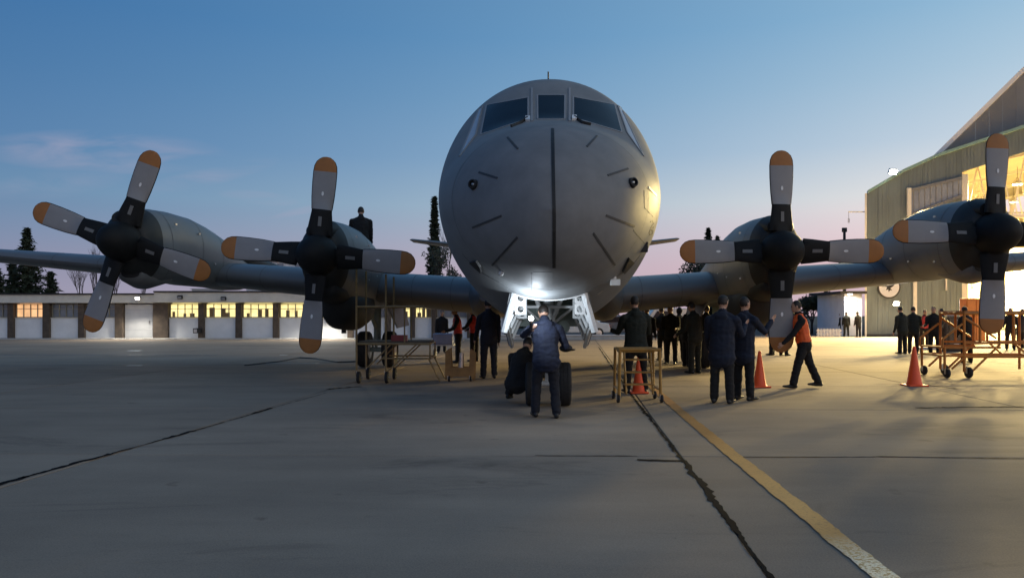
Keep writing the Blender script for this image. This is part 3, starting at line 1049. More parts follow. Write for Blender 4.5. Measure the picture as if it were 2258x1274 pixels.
surf_strip('panel_seam', [(1419, 553), (1388, 592), (1340, 622), (1298, 640)], .012, M_seam, thick=.002)
surf_strip('light_panel', [(1430, 413), (1447, 431)], .035, M_white, thick=.006)
# lettering on the right side, two characters
for strokes in ([(1434, 489), (1439, 487), (1441, 493), (1434, 502), (1442, 501)], [(1433, 507), (1431, 513), (1433, 518), (1438, 516), (1439, 510), (1436, 506), (1433, 507)]):
    surf_strip('painted_character', strokes, .018, mat('letter_dark', (.05, .055, .05), .6), thick=.002)


def on_skin(px, py):
    p, n = surf(px, py)
    return p, n


# side sensors: dark cups on short stalks
for (x, y) in ((1046, 408), (1393, 404)):
    p, n = on_skin(x, y)
    dirv = (n + Vector((0, -.8, 0))).normalized()
    mb = MB().lathe([(.07, -.05), (.07, .01), (.062, .035), (.06, .06), (.045, .065), (.04, .03)], p, dirv, 18)
    mb.build('sensor_cup', M_black, fus, smooth=40)
    MB().lathe([(.022, .02), (.022, .04), (.01, .05)], p, dirv, 12).build('sensor_eye', M_steel, fus, smooth=40)
for q in ([(1038, 577), (1052, 573), (1061, 586), (1063, 600)], [(1385, 567), (1396, 577), (1374, 601), (1371, 597)]):
    surf_patch('dark_vent', q, M_black, thick=.03, nu=3, nv=3)
p, n = on_skin(1107, 600)
MB().ball(p + n * .02, .035, 10).build('marker_light', M_white, fus)
p, n = on_skin(1351, 615)
MB().box(p + n * .06, (.14, .10, .09)).build('probe_box', M_baywhite, fus, bevel=.01)
MB().tube(p + n * .05, p + n * .05 + Vector((-.02, 0, .14)), .03).build('probe_box', M_baywhite, fus)
p, n = on_skin(1318, 648)
MB().tube(p, p + Vector((.11, -.05, .10)), .014).build('pitot_tube', M_steel, fus)
p, n = on_skin(1420, 545)
MB().box(p, (.10, .10, .14)).build('side_probe', M_black, fus)
# roof antenna
MB().tube((0.0, 3.6, 5.28), (0, 3.55, 5.47), .012).build('antenna', M_black, fus)
# grille of marker panel in front of the bay
surf_patch('drain_panel', [(1176, 600), (1219, 600), (1219, 640), (1176, 640)], M_radome, off=.0, thick=.002, nu=4, nv=4)

M_ringseam = mat('ring_seam', (.13, .135, .14), .7)
for s_ in (1.25, 4.4, 6.2):                                         # frame joints round the skin
    r0, r1 = ring(s_), ring(s_ + .011)
    cz = Vector((0, 0, interp(T_mid, s_)))
    grow_ = lambda p: Vector((p.x * 1.0016, p.y, cz.z + (p.z - cz.z) * 1.0016)) + Vector((0, -.002, 0))
    MB().loft([[grow_(p) for p in r0], [grow_(p) for p in r1]], caps=False).build('frame_joint', M_ringseam, fus)

# --- nose gear bay interior
zb = lambda s, u: interp(T_mid, s) - (interp(T_mid, s) - interp(T_bot, s)) * math.sqrt(max(0, 1 - (u / f_hw(s)) ** 2))
bay = MB()
zr = 2.75
bay.b2(-bayw, -bayw - .02, bay0 + .03, bay1, zb(bay0, .5) + .03, zr)
bay.b2(bayw, bayw + .02, bay0 + .03, bay1, zb(bay0, .5) + .03, zr)
bay.b2(-bayw, bayw, bay0, bay0 + .02, zb(bay0, 0) + .10, zr)
bay.b2(-bayw - .02, bayw + .02, bay0 - .0, bay1, zr + .002, zr + .03)
bay = bay.build('gear_bay', M_baygreen, plane)
MB().b2(-bayw, bayw, bay1 - .02, bay1, zb(bay1, 0) + .02, zr).build('rear_bulkhead', M_baygreen, bay)
for s in (2.2, 2.55, 2.9, 3.25, 3.6):
    for sd in (-1, 1):
        MB().b2(sd * (bayw - .002), sd * (bayw - .09), s - .02, s + .02, 1.9, zr - .003).build('bay_rib', M_baywhite, bay)
MB().b2(-bayw + .1, bayw - .1, 3.4, 3.46, 1.75, 1.83).build('bay_beam', M_baywhite, bay)
MB().b2(-.22, .22, 3.62, 3.80, 1.50, 1.86).build('actuator_box', M_baygreen, bay, bevel=.02)
MB().b2(-.02, .05, 3.60, 3.618, 1.70, 1.80).build('actuator_port', M_black, bay)
# lip round the bay mouth
lip = MB()
for s0, s1 in ((bay0 - .015, bay0 + .02),):
    pts = [Vector((u, s0, zb(s0, u) - .012)) for u in [(-bayw + bayw * 2 * i / 10) for i in range(11)]]
    lip.loft([[p, p + Vector((0, .05, 0)), p + Vector((0, .05, .05)), p + Vector((0, 0, .05))] for p in pts])
lip.build('bay_lip', M_baywhite, bay)


def plate_holes(P00, ex, ey, w, h, holes, m, name, parent, th=.02, rows=1):
    """plate w x h in axes ex, ey from P00 with round holes in equal cells"""
    mb = MB()
    n = 16
    nrm = ex.cross(ey).normalized()
    cw, ch = w / holes, h / rows
    for r in range(rows):
        for k in range(holes):
            c = P00 + ex * (cw * (k + .5)) + ey * (ch * (r + .5))
            rad = min(cw, ch) * .33
            ins, out = [], []
            for i in range(n):
                a = 2 * math.pi * i / n + math.pi / 4
                dx, dy = math.cos(a), math.sin(a)
                ins.append(c + ex * dx * rad + ey * dy * rad)
                sc = min(cw / 2 / max(abs(dx), 1e-6), ch / 2 / max(abs(dy), 1e-6))
                out.append(c + ex * dx * sc + ey * dy * sc)
            for a, b in ((ins, out),):
                o = nrm * th
                vs = ins + out + [p + o for p in ins] + [p + o for p in out]
                fs = []
                for i in range(n):
                    j = (i + 1) % n
                    fs += [(i, j, n + j, n + i), (2 * n + i, 3 * n + i, 3 * n + j, 2 * n + j), (i, 2 * n + i, 2 * n + j, j), (n + i, n + j, 3 * n + j, 3 * n + i)]
                mb.add(vs, fs)
    return mb.build(name, m, parent, smooth=30)


# nose gear doors, splayed, with lightening holes in the inner frame
for sd in (-1, 1):
    A = Vector((sd * (bayw + .025), 1.94, zb(1.94, .5) + .02))
    B = Vector((sd * (bayw + .025), 3.80, zb(3.8, .5) + .0))
    dn = Vector((sd * .20, 0, -.98)).normalized()
    n = Vector((sd * .98, 0, .2)).normalized()
    outer = [A, B, B + dn * .36, B + dn * .40 + Vector((0, -.3, 0)), A + dn * .52 + Vector((0, .5, 0)), A + dn * .50 + Vector((0, .15, 0)), A + dn * .1]
    door = MB().prism([p + n * .025 for p in outer], n * .02).build('gear_door', M_grey, plane)
    ex = (B - A).normalized()
    plate_holes(A + ex * .10 + dn * .06, ex, dn, 1.62, .30, 6, M_baywhite, 'door_frame', door, .018 * (1 if sd > 0 else -1))
    MB().path([p - n * .01 for p in outer[3:]] + [A - n * .01], .035, 6).build('door_rim', M_baywhite, door)
    for k in range(4):
        q = A + ex * (.2 + k * .42)
        MB().tube(q + dn * .36 - n * .02, q + dn * .03 - n * .09, .022).build('door_strut', M_baywhite, door)
    # hinge plates with holes at the front corner, facing forward
    plate_holes(A + Vector((-.06 - sd * .10, .03, -.30)), Vector((1, 0, 0)), Vector((0, 0, 1)), .15, .32, 1, M_baywhite, 'hinge_plate', door, .02, rows=2)
    plate_holes(A + Vector((-.06 - sd * .10, .75, -.36)), Vector((1, 0, 0)), Vector((0, 0, 1)), .15, .32, 1, M_baywhite, 'hinge_plate', door, .02, rows=2)
    MB().tube(A + Vector((-sd * .04, 0, .05)), A + dn * .56 + Vector((sd * .02, .1, 0)), .05).build('door_rim', M_baywhite, door)


def wheel(parent, c, rad, wid, m_h=M_baywhite):
    """tyre with tread grooves and hub, axle along local x"""
    w = wid / 2
    prof = [(rad * .52, -w * .85), (rad * .74, -w), (rad * .92, -w * .92), (rad * .985, -w * .7), (rad, -w * .38), (rad * .985, -w * .34), (rad * .985, -w * .28), (rad, -w * .24), (rad, w * .24), (rad * .985, w * .28), (rad * .985, w * .34), (rad, w * .38), (rad * .985, w * .7), (rad * .92, w * .92), (rad * .74, w), (rad * .52, w * .85)]
    tyre = MB().lathe(prof, c, (1, 0, 0), 40).build('wheel', M_tyre, parent, smooth=35)
    for sd in (-1, 1):
        MB().lathe([(rad * .53, sd * w * .86), (rad * .48, sd * w * .6), (rad * .22, sd * w * .55), (rad * .20, sd * w * .9), (rad * .05, sd * w * .92)], c, (1, 0, 0), 24).build('rim', m_h, tyre, smooth=35)
    return tyre


# --- nose gear leg
ng = MB()
ng.tube((0, 3.45, 2.5), (0, 3.45, 1.05), .085, n=16)
ng.tube((0, 3.45, 1.05), (0, 3.45, .40), .055, n=16)
ng.tube((-.30, 3.45, .36), (.30, 3.45, .36), .045, n=12)
ng.lathe([(.12, -.06), (.12, .06)], (0, 3.45, 1.55), (0, 0, 1), 16)
ng.lathe([(.105, -.05), (.105, .05)], (0, 3.45, 1.05), (0, 0, 1), 16)
ng = ng.build('nose_gear', M_baywhite, plane, smooth=40)
for sd in (-1, 1):
    wheel(ng, (sd * .265, 3.45, .355), .355, .21)
    MB().tube((sd * .29, 2.15, 1.98), (sd * .09, 3.36, 1.45), .036).build('drag_brace', M_baywhite, ng)
    MB().tube((sd * .42, 3.0, 1.62), (sd * .10, 3.42, 1.35), .022).build('side_brace', M_baywhite, ng)
MB().tube((-.47, 2.9, 1.60), (.47, 2.9, 1.60), .022).build('cross_tube', M_baywhite, ng)
mb = MB().tube((0, 3.36, .95), (0, 3.12, .72), .032).tube((0, 3.12, .72), (0, 3.38, .46), .032)
mb.build('torque_link', M_baywhite, ng)
MB().lathe([(.11, -.03), (.11, .03), (.07, .035), (.07, -.03), (.11, -.031)], (0, 3.33, 1.40), (0, 1, 0), 20, cap=False).build('strut_collar', M_baywhite, ng, smooth=40)
MB().lathe([(.10, -.04), (.10, .03), (.085, .04)], (.24, 3.2, 1.28), (0, 1, -.1), 18).build('taxi_light', M_baygreen, ng, smooth=40)
MB().path([(.05, 3.34, 1.4), (.13, 3.3, 1.15), (.10, 3.33, .9), (.12, 3.36, .55)], .012).build('brake_hose', M_black, ng)

# --- wings
M_wing = mat('wing_grey', (.135, .145, .155), .38, var=.08, vscale=1.2, spec=.5, stretch=(.4, 1, 1))


def airfoil(u, n=15):
    au = abs(u)
    f = au / 15.2
    le = 9.95 + 1.15 * f
    ch = 5.8 - 3.4 * f
    th = (1.10 - .70 * f) * (1.0 if au < 16.4 else .3)
    z0 = 1.78 + .088 * au
    up, lo = [], []
    for i in range(n):
        x = (1 - math.cos(math.pi * i / (n - 1))) / 2
        yt = 5 * (.2969 * math.sqrt(x) - .126 * x - .3516 * x * x + .2843 * x ** 3 - .1015 * x ** 4)
        cam_ = .04 * 4 * x * (1 - x)
        up.append(Vector((u, le + ch * x, z0 + th * yt + cam_ * ch * .35 - .10 * x)))
        lo.append(Vector((u, le + ch * x, z0 - th * yt * .92 + cam_ * ch * .35 - .10 * x)))
    return up[::-1] + lo[1:-1]


for sd in (-1, 1):
    us = [1.0, 2.0, 3.2, 4.77, 6.5, 8, 9.2, 11, 13, 15.2, 16.3, 16.5]
    wing = MB().loft([airfoil(sd * u) for u in us]).build('wing', M_wing, plane, smooth=50)
    # leading edge boot and fuel panel lines
    for u in (2.4, 3.4, 6.2, 7.4, 8.3, 10.6, 11.9, 13.2):
        r0, r1 = airfoil(sd * (u - .008)), airfoil(sd * (u + .008))
        k = len(r0)
        pts0 = [p + Vector((0, -.003, .003 if i < k // 2 else -.003)) for i, p in enumerate(r0)][6:22]
        pts1 = [p + Vector((0, -.003, .003 if i < k // 2 else -.003)) for i, p in enumerate(r1)][6:22]
        MB().loft([pts0, pts1], closed=False).build('wing_seam', M_seam, wing)
    # wing root fillet
    fl = []
    for s, rr in ((9.6, .12), (10.1, .42), (11, .55), (13, .55), (15, .4), (16.2, .1)):
        c = Vector((sd * 1.52, s, 1.95))
        fl.append([c + Vector((math.cos(a) * rr, 0, math.sin(a) * rr * 1.15)) for a in [2 * math.pi * i / 16 for i in range(16)]])
    MB().loft(fl).build('root_fillet', M_wing, wing, smooth=50)
    # tailplane with dihedral
    tp = []
    for u in (.2, 2, 4, 6.0, 6.45, 6.55):
        f = u / 6.55
        ch, th = (3.4 - 1.9 * f), (.42 - .26 * f) * (1 if u < 6.5 else .4)
        le = 27.2 + 1.0 * f
        z0 = 4.35 + .125 * u
        up, lo = [], []
        for i in range(11):
            x = (1 - math.cos(math.pi * i / 10)) / 2
            yt = 5 * (.2969 * math.sqrt(x) - .126 * x - .3516 * x * x + .2843 * x ** 3 - .1015 * x ** 4)
            up.append(Vector((sd * u, le + ch * x, z0 + th * yt)))
            lo.append(Vector((sd * u, le + ch * x, z0 - th * yt)))
        tp.append(up[::-1] + lo[1:-1])
    MB().loft(tp).build('tailplane', M_wing, plane, smooth=50)
fin = []
for h, le, ch, th in ((0, 25.0, 6.6, .34), (1.0, 26.2, 5.4, .34), (4.6, 29.0, 2.8, .18), (4.75, 29.3, 2.3, .05)):
    r = []
    for i in range(20):
        a = 2 * math.pi * i / 20
        r.append(Vector((math.sin(a) * th, le + ch * (.5 - .5 * math.cos(a)), 5.2 + h)))
    fin.append(r)
MB().loft(fin).build('fin', M_wing, plane, smooth=50)

# --- nacelles and propellers
M_nac = mat('nacelle_grey', (.15, .16, .165), .42, var=.1, vscale=1.5, spec=.45)
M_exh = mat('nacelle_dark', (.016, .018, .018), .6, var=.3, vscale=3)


def nring(u, s, hw, zt, zb, n=40, e=.9):
    zc, hh = (zt + zb) / 2, (zt - zb) / 2
    out = []
    for k in range(n):
        a = 2 * math.pi * k / n
        x, z = math.sin(a), math.cos(a)
        out.append(Vector((u + hw * math.copysign(abs(x) ** e, x), s, zc + hh * math.copysign(abs(z) ** e, z))))
    return out


def blade_mesh():
    st = [(.36, .30, .10, 40), (.40, .36, .10, 38), (.42, .54, .09, 34), (.60, .50, .075, 28), (.90, .42, .062, 22), (.95, .415, .06, 21), (.955, .43, .055, 21), (1.2, .475, .045, 16), (1.5, .50, .035, 12), (1.74, .50, .028, 9), (1.745, .50, .028, 9), (1.86, .475, .024, 8), (1.95, .40, .02, 7), (2.01, .28, .016, 6), (2.045, .16, .012, 6), (2.055, .03, .006, 6)]
    n = 36
    rings = []
    for r, ch, th, tw in st:
        a0 = R(tw * .55)
        ring_ = []
        for k in range(n):
            a = 2 * math.pi * k / n
            x, y = ch / 2 * math.cos(a), -th * math.sin(a)
            ring_.append(Vector((x * math.cos(a0) - y * math.sin(a0), x * math.sin(a0) + y * math.cos(a0), r)))
        rings.append(ring_)
    mb = MB().loft(rings)
    # front faces (toward -y): grey beyond the cuff, orange tip; edges and back stay black
    nf = 0
    for i in range(len(st) - 1):
        for k in range(n):
            rm = (st[i][0] + st[i + 1][0]) / 2
            a = 2 * math.pi * (k + .5) / n
            front = math.sin(a) > .38
            mi = 0
            if front:
                mi = 0 if rm < .953 else (1 if rm < 1.743 else 2)
            elif rm > 1.743 and math.sin(a) < -.38:
                mi = 2
            mb.m[i * n + k] = mi
    me = mb.mesh('blade', [M_prop, M_blade, M_tip])
    me.shade_smooth()
    me.set_sharp_from_angle(angle=R(50))
    return me


BLADE = blade_mesh()
dm = MB().lathe([(.001, 0), (.045, 0), (.045, .003)], (0, 0, 0), (0, -1, 0), 16)
dm.v = [(x * .55, y, z) for x, y, z in dm.v]
DECAL = dm.mesh('blade_decal', mat('decal_white', (.8, .8, .8), .5))
PLAC = MB().b2(-.035, .035, -.003, .003, -.10, .10).mesh('cuff_placard', mat('placard_grey', (.16, .16, .16), .6))


def engine(u, s0, c, rot, inboard, lab):
    kw = .84 if inboard else 1.0
    st = [(.16, .44, .50, -.46), (.22, .52, .62, -.56), (.45, .58, .74, -.76), (.9, .64, .82, -.92), (1.6, .68, .86, -1.0), (2.6, .69, .85, -1.05), (3.4, .66, .76, -1.05), (4.2, .62, .62, -1.05), (5.2, .55, .42, -1.1), (6.2, .46, .22, -1.05), (7.4, .32, .0, -.85), (8.4, .14, -.15, -.6), (8.8, .04, -.25, -.5)]
    if not inboard:
        st = [(t, hw, a, b * (1 if t < 1.2 else .80)) for t, hw, a, b in st]
    nac = MB().loft([nring(u, s0 + t, hw * kw, c + a, c + b) for t, hw, a, b in st]).build('nacelle', M_nac, plane, smooth=50)
    # dark cowl ring behind the spinner, intake over it, oil cooler scoop below
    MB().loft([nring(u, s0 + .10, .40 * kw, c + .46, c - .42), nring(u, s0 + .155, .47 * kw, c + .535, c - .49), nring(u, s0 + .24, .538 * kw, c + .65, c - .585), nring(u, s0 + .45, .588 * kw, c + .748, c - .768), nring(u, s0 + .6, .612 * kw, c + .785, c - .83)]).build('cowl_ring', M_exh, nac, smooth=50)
    MB().loft([nring(u, s0 + .07, .26, c + .66, c + .36), nring(u, s0 + .16, .30, c + .70, c + .34), nring(u, s0 + .5, .33, c + .80, c + .32)]).build('intake_lip', M_exh, nac, smooth=50)
    MB().loft([nring(u, s0 + .062, .21, c + .615, c + .405), nring(u, s0 + .068, .21, c + .615, c + .405)]).build('intake_mouth', M_black, nac)
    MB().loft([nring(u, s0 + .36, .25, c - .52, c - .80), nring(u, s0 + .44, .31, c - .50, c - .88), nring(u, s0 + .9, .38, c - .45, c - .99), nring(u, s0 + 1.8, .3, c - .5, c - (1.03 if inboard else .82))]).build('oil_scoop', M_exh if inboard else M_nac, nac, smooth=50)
    MB().loft([nring(u, s0 + .352, .20, c - .57, c - .76), nring(u, s0 + .358, .20, c - .57, c - .76)]).build('scoop_mouth', M_black, nac)
    # cowl latches and a bright placard
    for t, a in ((1.1, .55), (1.1, -.55), (2.3, .45), (2.3, -.45), (3.2, -.3)):
        for sd in (-1, 1):
            MB().box((u + sd * .655 * kw, s0 + t, c + a * .9), (.02, .09, .04)).build('cowl_latch', M_steel, nac)
    for t in (.98, 2.45, 3.75):                                     # cowl panel joints
        k = kw * interp([(q[0], q[1]) for q in st], t)
        a = interp([(q[0], q[2]) for q in st], t)
        b_ = interp([(q[0], q[3]) for q in st], t)
        MB().loft([nring(u, s0 + t, k + .004, c + a + .004, c + b_ - .004), nring(u, s0 + t + .018, k + .004, c + a + .004, c + b_ - .004)], caps=False).build('cowl_joint', M_seam, nac)
    MB().tube((u + .3, s0 + 5.0, c + .12), (u + .3, s0 + 8.6, c - .12), .24, .20, 20).build('exhaust_pipe', M_exh, nac)
    if inboard:
        # opened lower cowl hanging under the engine
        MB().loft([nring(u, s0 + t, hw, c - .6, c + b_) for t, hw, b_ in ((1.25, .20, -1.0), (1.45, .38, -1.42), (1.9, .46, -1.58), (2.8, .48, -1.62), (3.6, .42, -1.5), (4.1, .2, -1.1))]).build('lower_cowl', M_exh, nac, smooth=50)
        MB().tube((u - .05, s0 + 2.3, c - 1.5), (u - .05, s0 + 2.3, c - 1.68), .06).build('drain_mast', M_black, nac)
        # main gear
        sg = 12.55
        zt = c - 1.0
        mg = MB().tube((u, sg, zt + .4), (u, sg, .62), .12, .10, 16)
        mg.tube((u - .42, sg, .50), (u + .42, sg, .50), .07, n=12)
        mg.tube((u, sg - .02, 1.0), (u, sg - 1.5, zt + .2), .055)
        mg.tube((u, sg - .13, 1.1), (u, sg - .38, .8), .04).tube((u, sg - .38, .8), (u, sg - .12, .55), .04)
        mg = mg.build('main_gear', M_baygreen, plane, smooth=40)
        for sd in (-1, 1):
            wheel(mg, (u + sd * .36, sg, .51), .51, .34)
            MB().prism([(u + sd * .56, sg - 1.7, zt + .12), (u + sd * .56, sg + .7, zt + .2), (u + sd * .78, sg + .6, zt - .55), (u + sd * .80, sg - 1.3, zt - .6)], (sd * .03, 0, .01)).build('wheel_door', M_nac, mg)
    # propeller
    pr = MB().lathe([(.40, .13), (.425, .05), (.42, -.10), (.39, -.25), (.32, -.42), (.22, -.55), (.11, -.62), (.01, -.64)], (0, 0, 0), (0, 1, 0), 36).build('propeller', M_prop, plane, smooth=50, loc=(u, s0, c))
    for k in range(4):
        a = R(rot + 90 * k)
        b = link('blade', BLADE, pr)
        b.rotation_euler = (0, a, 0)
        dd = link('blade_decal', DECAL, b)
        dd.location = (0, -.049, 1.28)
        dd.rotation_euler = (0, 0, R(8))
        pl = link('cuff_placard', PLAC, b)
        pl.location = (0, -.079, .70)
        pl.rotation_euler = (0, 0, R(14))


engine(-9.10, 7.02, 3.05, 20.0, False, 'ol')
engine(-4.77, 6.75, 2.72, 5.2, True, 'il')
engine(4.77, 6.75, 2.77, 0.0, True, 'ir')
engine(9.17, 7.02, 3.14, 1.8, False, 'or')
# ================================================================== TREES
M_needle = mat('conifer_needles', (.022, .035, .018), .8, var=.4, vscale=2)
M_leafd = mat('dark_leaves', (.035, .045, .025), .7, var=.4, vscale=2)
M_bark = mat('bark', (.05, .04, .032), .9, var=.3, vscale=4)
M_twig = mat('twig', (.085, .065, .06), .9, var=.2)


def conifer(px, py_top, d, width, label, seed, base=0.0, dens=1.0, droop=.25, group='trees behind the apron'):
    rr = random.Random(seed)
    q = P(px, py_top, d)
    H = q.z
    t = thing('conifer_tree', (q.x, d, 0), label, 'tree', group)
    MB().tube((0, 0, 0), (0, 0, H * .97), .16 + H * .012, .015, 8).build('trunk', M_bark, t)
    mb = MB()
    nl = int(H * 8 * dens)
    for i in range(nl):
        f = i / nl
        z = H * (.06 + .94 * f)
        rad = width * (1 - f) ** .85 * rr.uniform(.6, 1.12) + .08
        for k in range(9):
            a = rr.uniform(0, 6.283)
            L = rad * rr.uniform(.6, 1.1)
            nseg = max(2, int(L / .28))
            for s in range(nseg):
                g_ = (s + rr.random()) / nseg
                c = Vector((math.cos(a) * L * g_, math.sin(a) * L * g_, z - droop * L * g_ + rr.uniform(-.08, .08)))
                for _ in range(2):
                    e = Vector((rr.uniform(-1, 1), rr.uniform(-1, 1), rr.uniform(-.5, .4))).normalized() * rr.uniform(.18, .42)
                    w = Vector((rr.uniform(-1, 1), rr.uniform(-1, 1), rr.uniform(-1, 1))).normalized() * rr.uniform(.07, .16)
                    mb.add([c - e * .3 - w, c - e * .3 + w, c + e], [(0, 1, 2)])
    mb.build('crown', M_needle, t)
    return t


def bare_tree(px, py_top, d, label, seed, spread=.35, lv=6, group='trees behind the apron', m=M_twig, up=.6, rt=.10, leaf=0):
    rr = random.Random(seed)
    q = P(px, py_top, d)
    H = q.z
    t = thing('bare_tree', (q.x, d, 0), label, 'tree', group)
    mb, tk, lf = MB(), MB(), MB()

    def grow(p, dr, L, r, l):
        e = p + dr * L
        (tk if l == 0 else mb).tube(p, e, r, r * .7, 5 if l < 2 else 3, cap=False)
        if leaf and l >= lv - 2:
            for _ in range(leaf):
                c = p.lerp(e, rr.random()) + Vector((rr.uniform(-1, 1), rr.uniform(-1, 1), rr.uniform(-1, 1))) * .22
                a = Vector((rr.uniform(-1, 1), rr.uniform(-1, 1), rr.uniform(-1, 1))).normalized() * .12
                b = a.orthogonal().normalized() * .07
                lf.add([c - a, c + b, c + a, c - b], [(0, 1, 2, 3)])
        if l >= lv:
            return
        for i in range(3 if l < 4 else 2):
            nd = (dr + Vector((rr.uniform(-1, 1), rr.uniform(-1, 1), rr.uniform(-.2, .5))) * spread * (1 + .15 * l)).normalized()
            nd = (nd + Vector((0, 0, up * .3))).normalized()
            grow(e if i else p.lerp(e, .75), nd, L * rr.uniform(.62, .85), max(r * .58, .008), l + 1)
    grow(Vector((0, 0, 0)), Vector((0, 0, 1)), H * .30, rt, 0)
    tk.build('trunk', M_bark, t)
    mx = max(v[2] for v in mb.v)
    k = H / mx
    # scale the crown to the height seen
    mb.v = [(x * k, y * k, z if z < H * .25 else H * .25 + (z - H * .25) * (H - H * .25) / (mx - H * .25)) for x, y, z in mb.v]
    cr = mb.build('crown', m, t)
    if leaf:
        lf.v = [(x * k, y * k, z if z < H * .25 else H * .25 + (z - H * .25) * (H - H * .25) / (mx - H * .25)) for x, y, z in lf.v]
        lf.build('leaves', M_leafd, t)
    return t


conifer(60, 503, 64, 3.0, 'tall dark conifer rising above the workshop roof at far left', 1, dens=1.3)
conifer(112, 598, 63, 2.2, 'short dark conifer right of the tall one', 2)
conifer(-6, 590, 62, 2.2, 'short dark conifer at the left edge of the picture', 3)
conifer(28, 575, 66, 2.3, 'middling dark conifer left of the tall one', 4)
conifer(958, 436, 70, 1.15, 'slender cypress rising behind the left tailplane', 5, dens=2.2, droop=-.9)
conifer(1562, 503, 84, 2.4, 'pointed dark conifer behind the right inboard propeller', 6, dens=1.2)
conifer(1582, 520, 86, 2.0, 'second pointed conifer just right of the pointed one', 7)
bare_tree(208, 536, 74, 'pale leafless poplar behind the left outboard propeller', 11, .26, 6, up=1.2)
bare_tree(252, 560, 76, 'smaller leafless poplar under the left outboard hub', 12, .26, 6, up=1.2)
bare_tree(318, 556, 78, 'leafless poplar hidden partly by the left outboard nacelle', 13, .26, 6, up=1.2)
bare_tree(182, 580, 72, 'leafless tree beside the short conifer', 14, .3, 5)
bare_tree(970, 530, 66, 'round bushy tree with sparse leaves below the cypress', 15, .55, 5, leaf=4)
bare_tree(995, 470, 78, 'thin leafless tree between cypress and fuselage', 16, .25, 5, up=1.0)
bare_tree(1532, 560, 70, 'bushy tree left of the pointed conifers', 17, .55, 5, leaf=4)
bare_tree(1822, 640, 62, 'leafy dark tree beside the annex and picket fence', 18, .6, 6, leaf=4, rt=.14)
bare_tree(1850, 655, 64, 'dark leafy tree nearest to the annex', 19, .6, 6, leaf=4, rt=.12)
bare_tree(1790, 650, 60, 'dark leafy tree behind the person in the orange vest', 20, .6, 6, leaf=4, rt=.12)
bare_tree(1480, 640, 75, 'dim bushy tree seen under the right wing', 21, .6, 5, leaf=5)
bare_tree(1410, 655, 78, 'dim bushy tree nearest the fuselage under the right wing', 22, .6, 5, leaf=5)
# low hedge mass far behind the apron
rr = random.Random(5)
hm = MB()
for i in range(9000):
    x = rr.uniform(-45, 34)
    top = 1.7 + 1.1 * noise.noise(Vector((x * .35, 0, 0))) + .5 * noise.noise(Vector((x * 1.3, 4, 0)))
    c = Vector((x, 88 + rr.uniform(-.9, .9), rr.uniform(0, max(.5, top))))
    a = Vector((rr.uniform(-1, 1), rr.uniform(-1, 1), rr.uniform(-1, 1))).normalized() * .28
    b = a.orthogonal().normalized() * .16
    hm.add([c - a, c + b, c + a, c - b], [(0, 1, 2, 3)])
tag(hm.build('hedge', M_leafd), 'low dark hedge along the far side of the apron', 'hedge', kind='stuff')
# floodlight mast and chimney far right
t = thing('lamp_mast', (P(1862, 700, 90).x, 90, 0), 'thin dark mast on the skyline left of the hangar', 'mast')
MB().tube((0, 0, 0), (0, 0, P(0, 507, 90).z), .22, .16, 8).build('mast', M_black, t)
MB().box((0, 0, P(0, 507, 90).z), (.5, .3, .5)).build('head', M_black, t)

# ================================================================== PARKED CARS behind the nose gear
def car(px, d, col, label, rz, van=False):
    q = P(px, 700, d)
    t = thing('parked_car', (q.x, d, 0), label, 'car', 'cars parked behind the aircraft', rz)
    m = mat('car_paint_%s' % label[:5], col, .3, var=.03, coat=.6)
    prof = [(-2.1, .35), (-2.15, .62), (-2.0, .82), (-1.15, .95), (-.55, 1.42), (.75, 1.46), (1.45, 1.02), (2.05, .95), (2.15, .6), (2.1, .35)]
    if van:
        prof = [(-2.2, .35), (-2.25, .7), (-2.05, 1.05), (-1.35, 1.85), (-1.1, 1.95), (2.1, 1.95), (2.2, 1.8), (2.25, .6), (2.2, .35)]
    body = MB().prism([(x, -.82, z) for x, z in prof], (0, 1.64, 0)).build('body', m, t, bevel=.06)
    for sd in (-1, 1):
        wn = [(-1.0, 1.0), (-.5, 1.36), (.70, 1.38), (1.2, 1.04)] if not van else [(-1.5, 1.2), (-1.15, 1.75), (-.3, 1.75), (-.3, 1.2)]
        MB().prism([(x, sd * .826, z) for x, z in wn], (0, sd * .004, 0)).build('window', M_glass, t)
        for x in (-1.35, 1.35):
            w = MB().lathe([(.2, -.1), (.31, -.1), (.33, -.06), (.33, .06), (.31, .1), (.2, .1)], (x, sd * .76, .33), (0, 1, 0), 20).build('wheel', M_tyre, t, smooth=40)
            MB().lathe([(.2, .102 * sd), (.05, .108 * sd)], (x, sd * .76, .33), (0, 1, 0), 14).build('rim', M_steel, w)
        MB().box((-2.06, sd * .6, .72), (.12, .3, .14)).build('headlight', M_white, t)
        MB().box((2.08, sd * .62, .78), (.12, .2, .16)).build('tail_light', mat('tail_red', (.5, .02, .02), .3), t)
    return t


car(1268, 50, (.62, .62, .60), 'white car parked behind the nose gear', R(12))
car(1352, 51, (.10, .11, .13), 'dark car parked behind the right side of the nose gear', R(0))
car(1478, 52, (.55, .53, .50), 'beige van parked far behind the right wing', R(5), True)
# low white wall along the far edge of the apron
q0, q1 = P(1100, 741, 49).x, P(1366, 741, 49).x
t = thing('low_wall', (q0, 46.8, 0), 'low white wall far behind the nose wheels', 'wall')
MB().b2(0, 3.8, -.1, .1, -.01, .24).build('wall_length', M_kerb, t, bevel=.01)
MB().b2(3.81, q1 - q0, -.1, .1, -.01, .24).build('wall_length', M_kerb, t, bevel=.01)
MB().b2(-.02, q1 - q0 + .02, -.13, .13, .242, .29).build('coping', M_white, t)

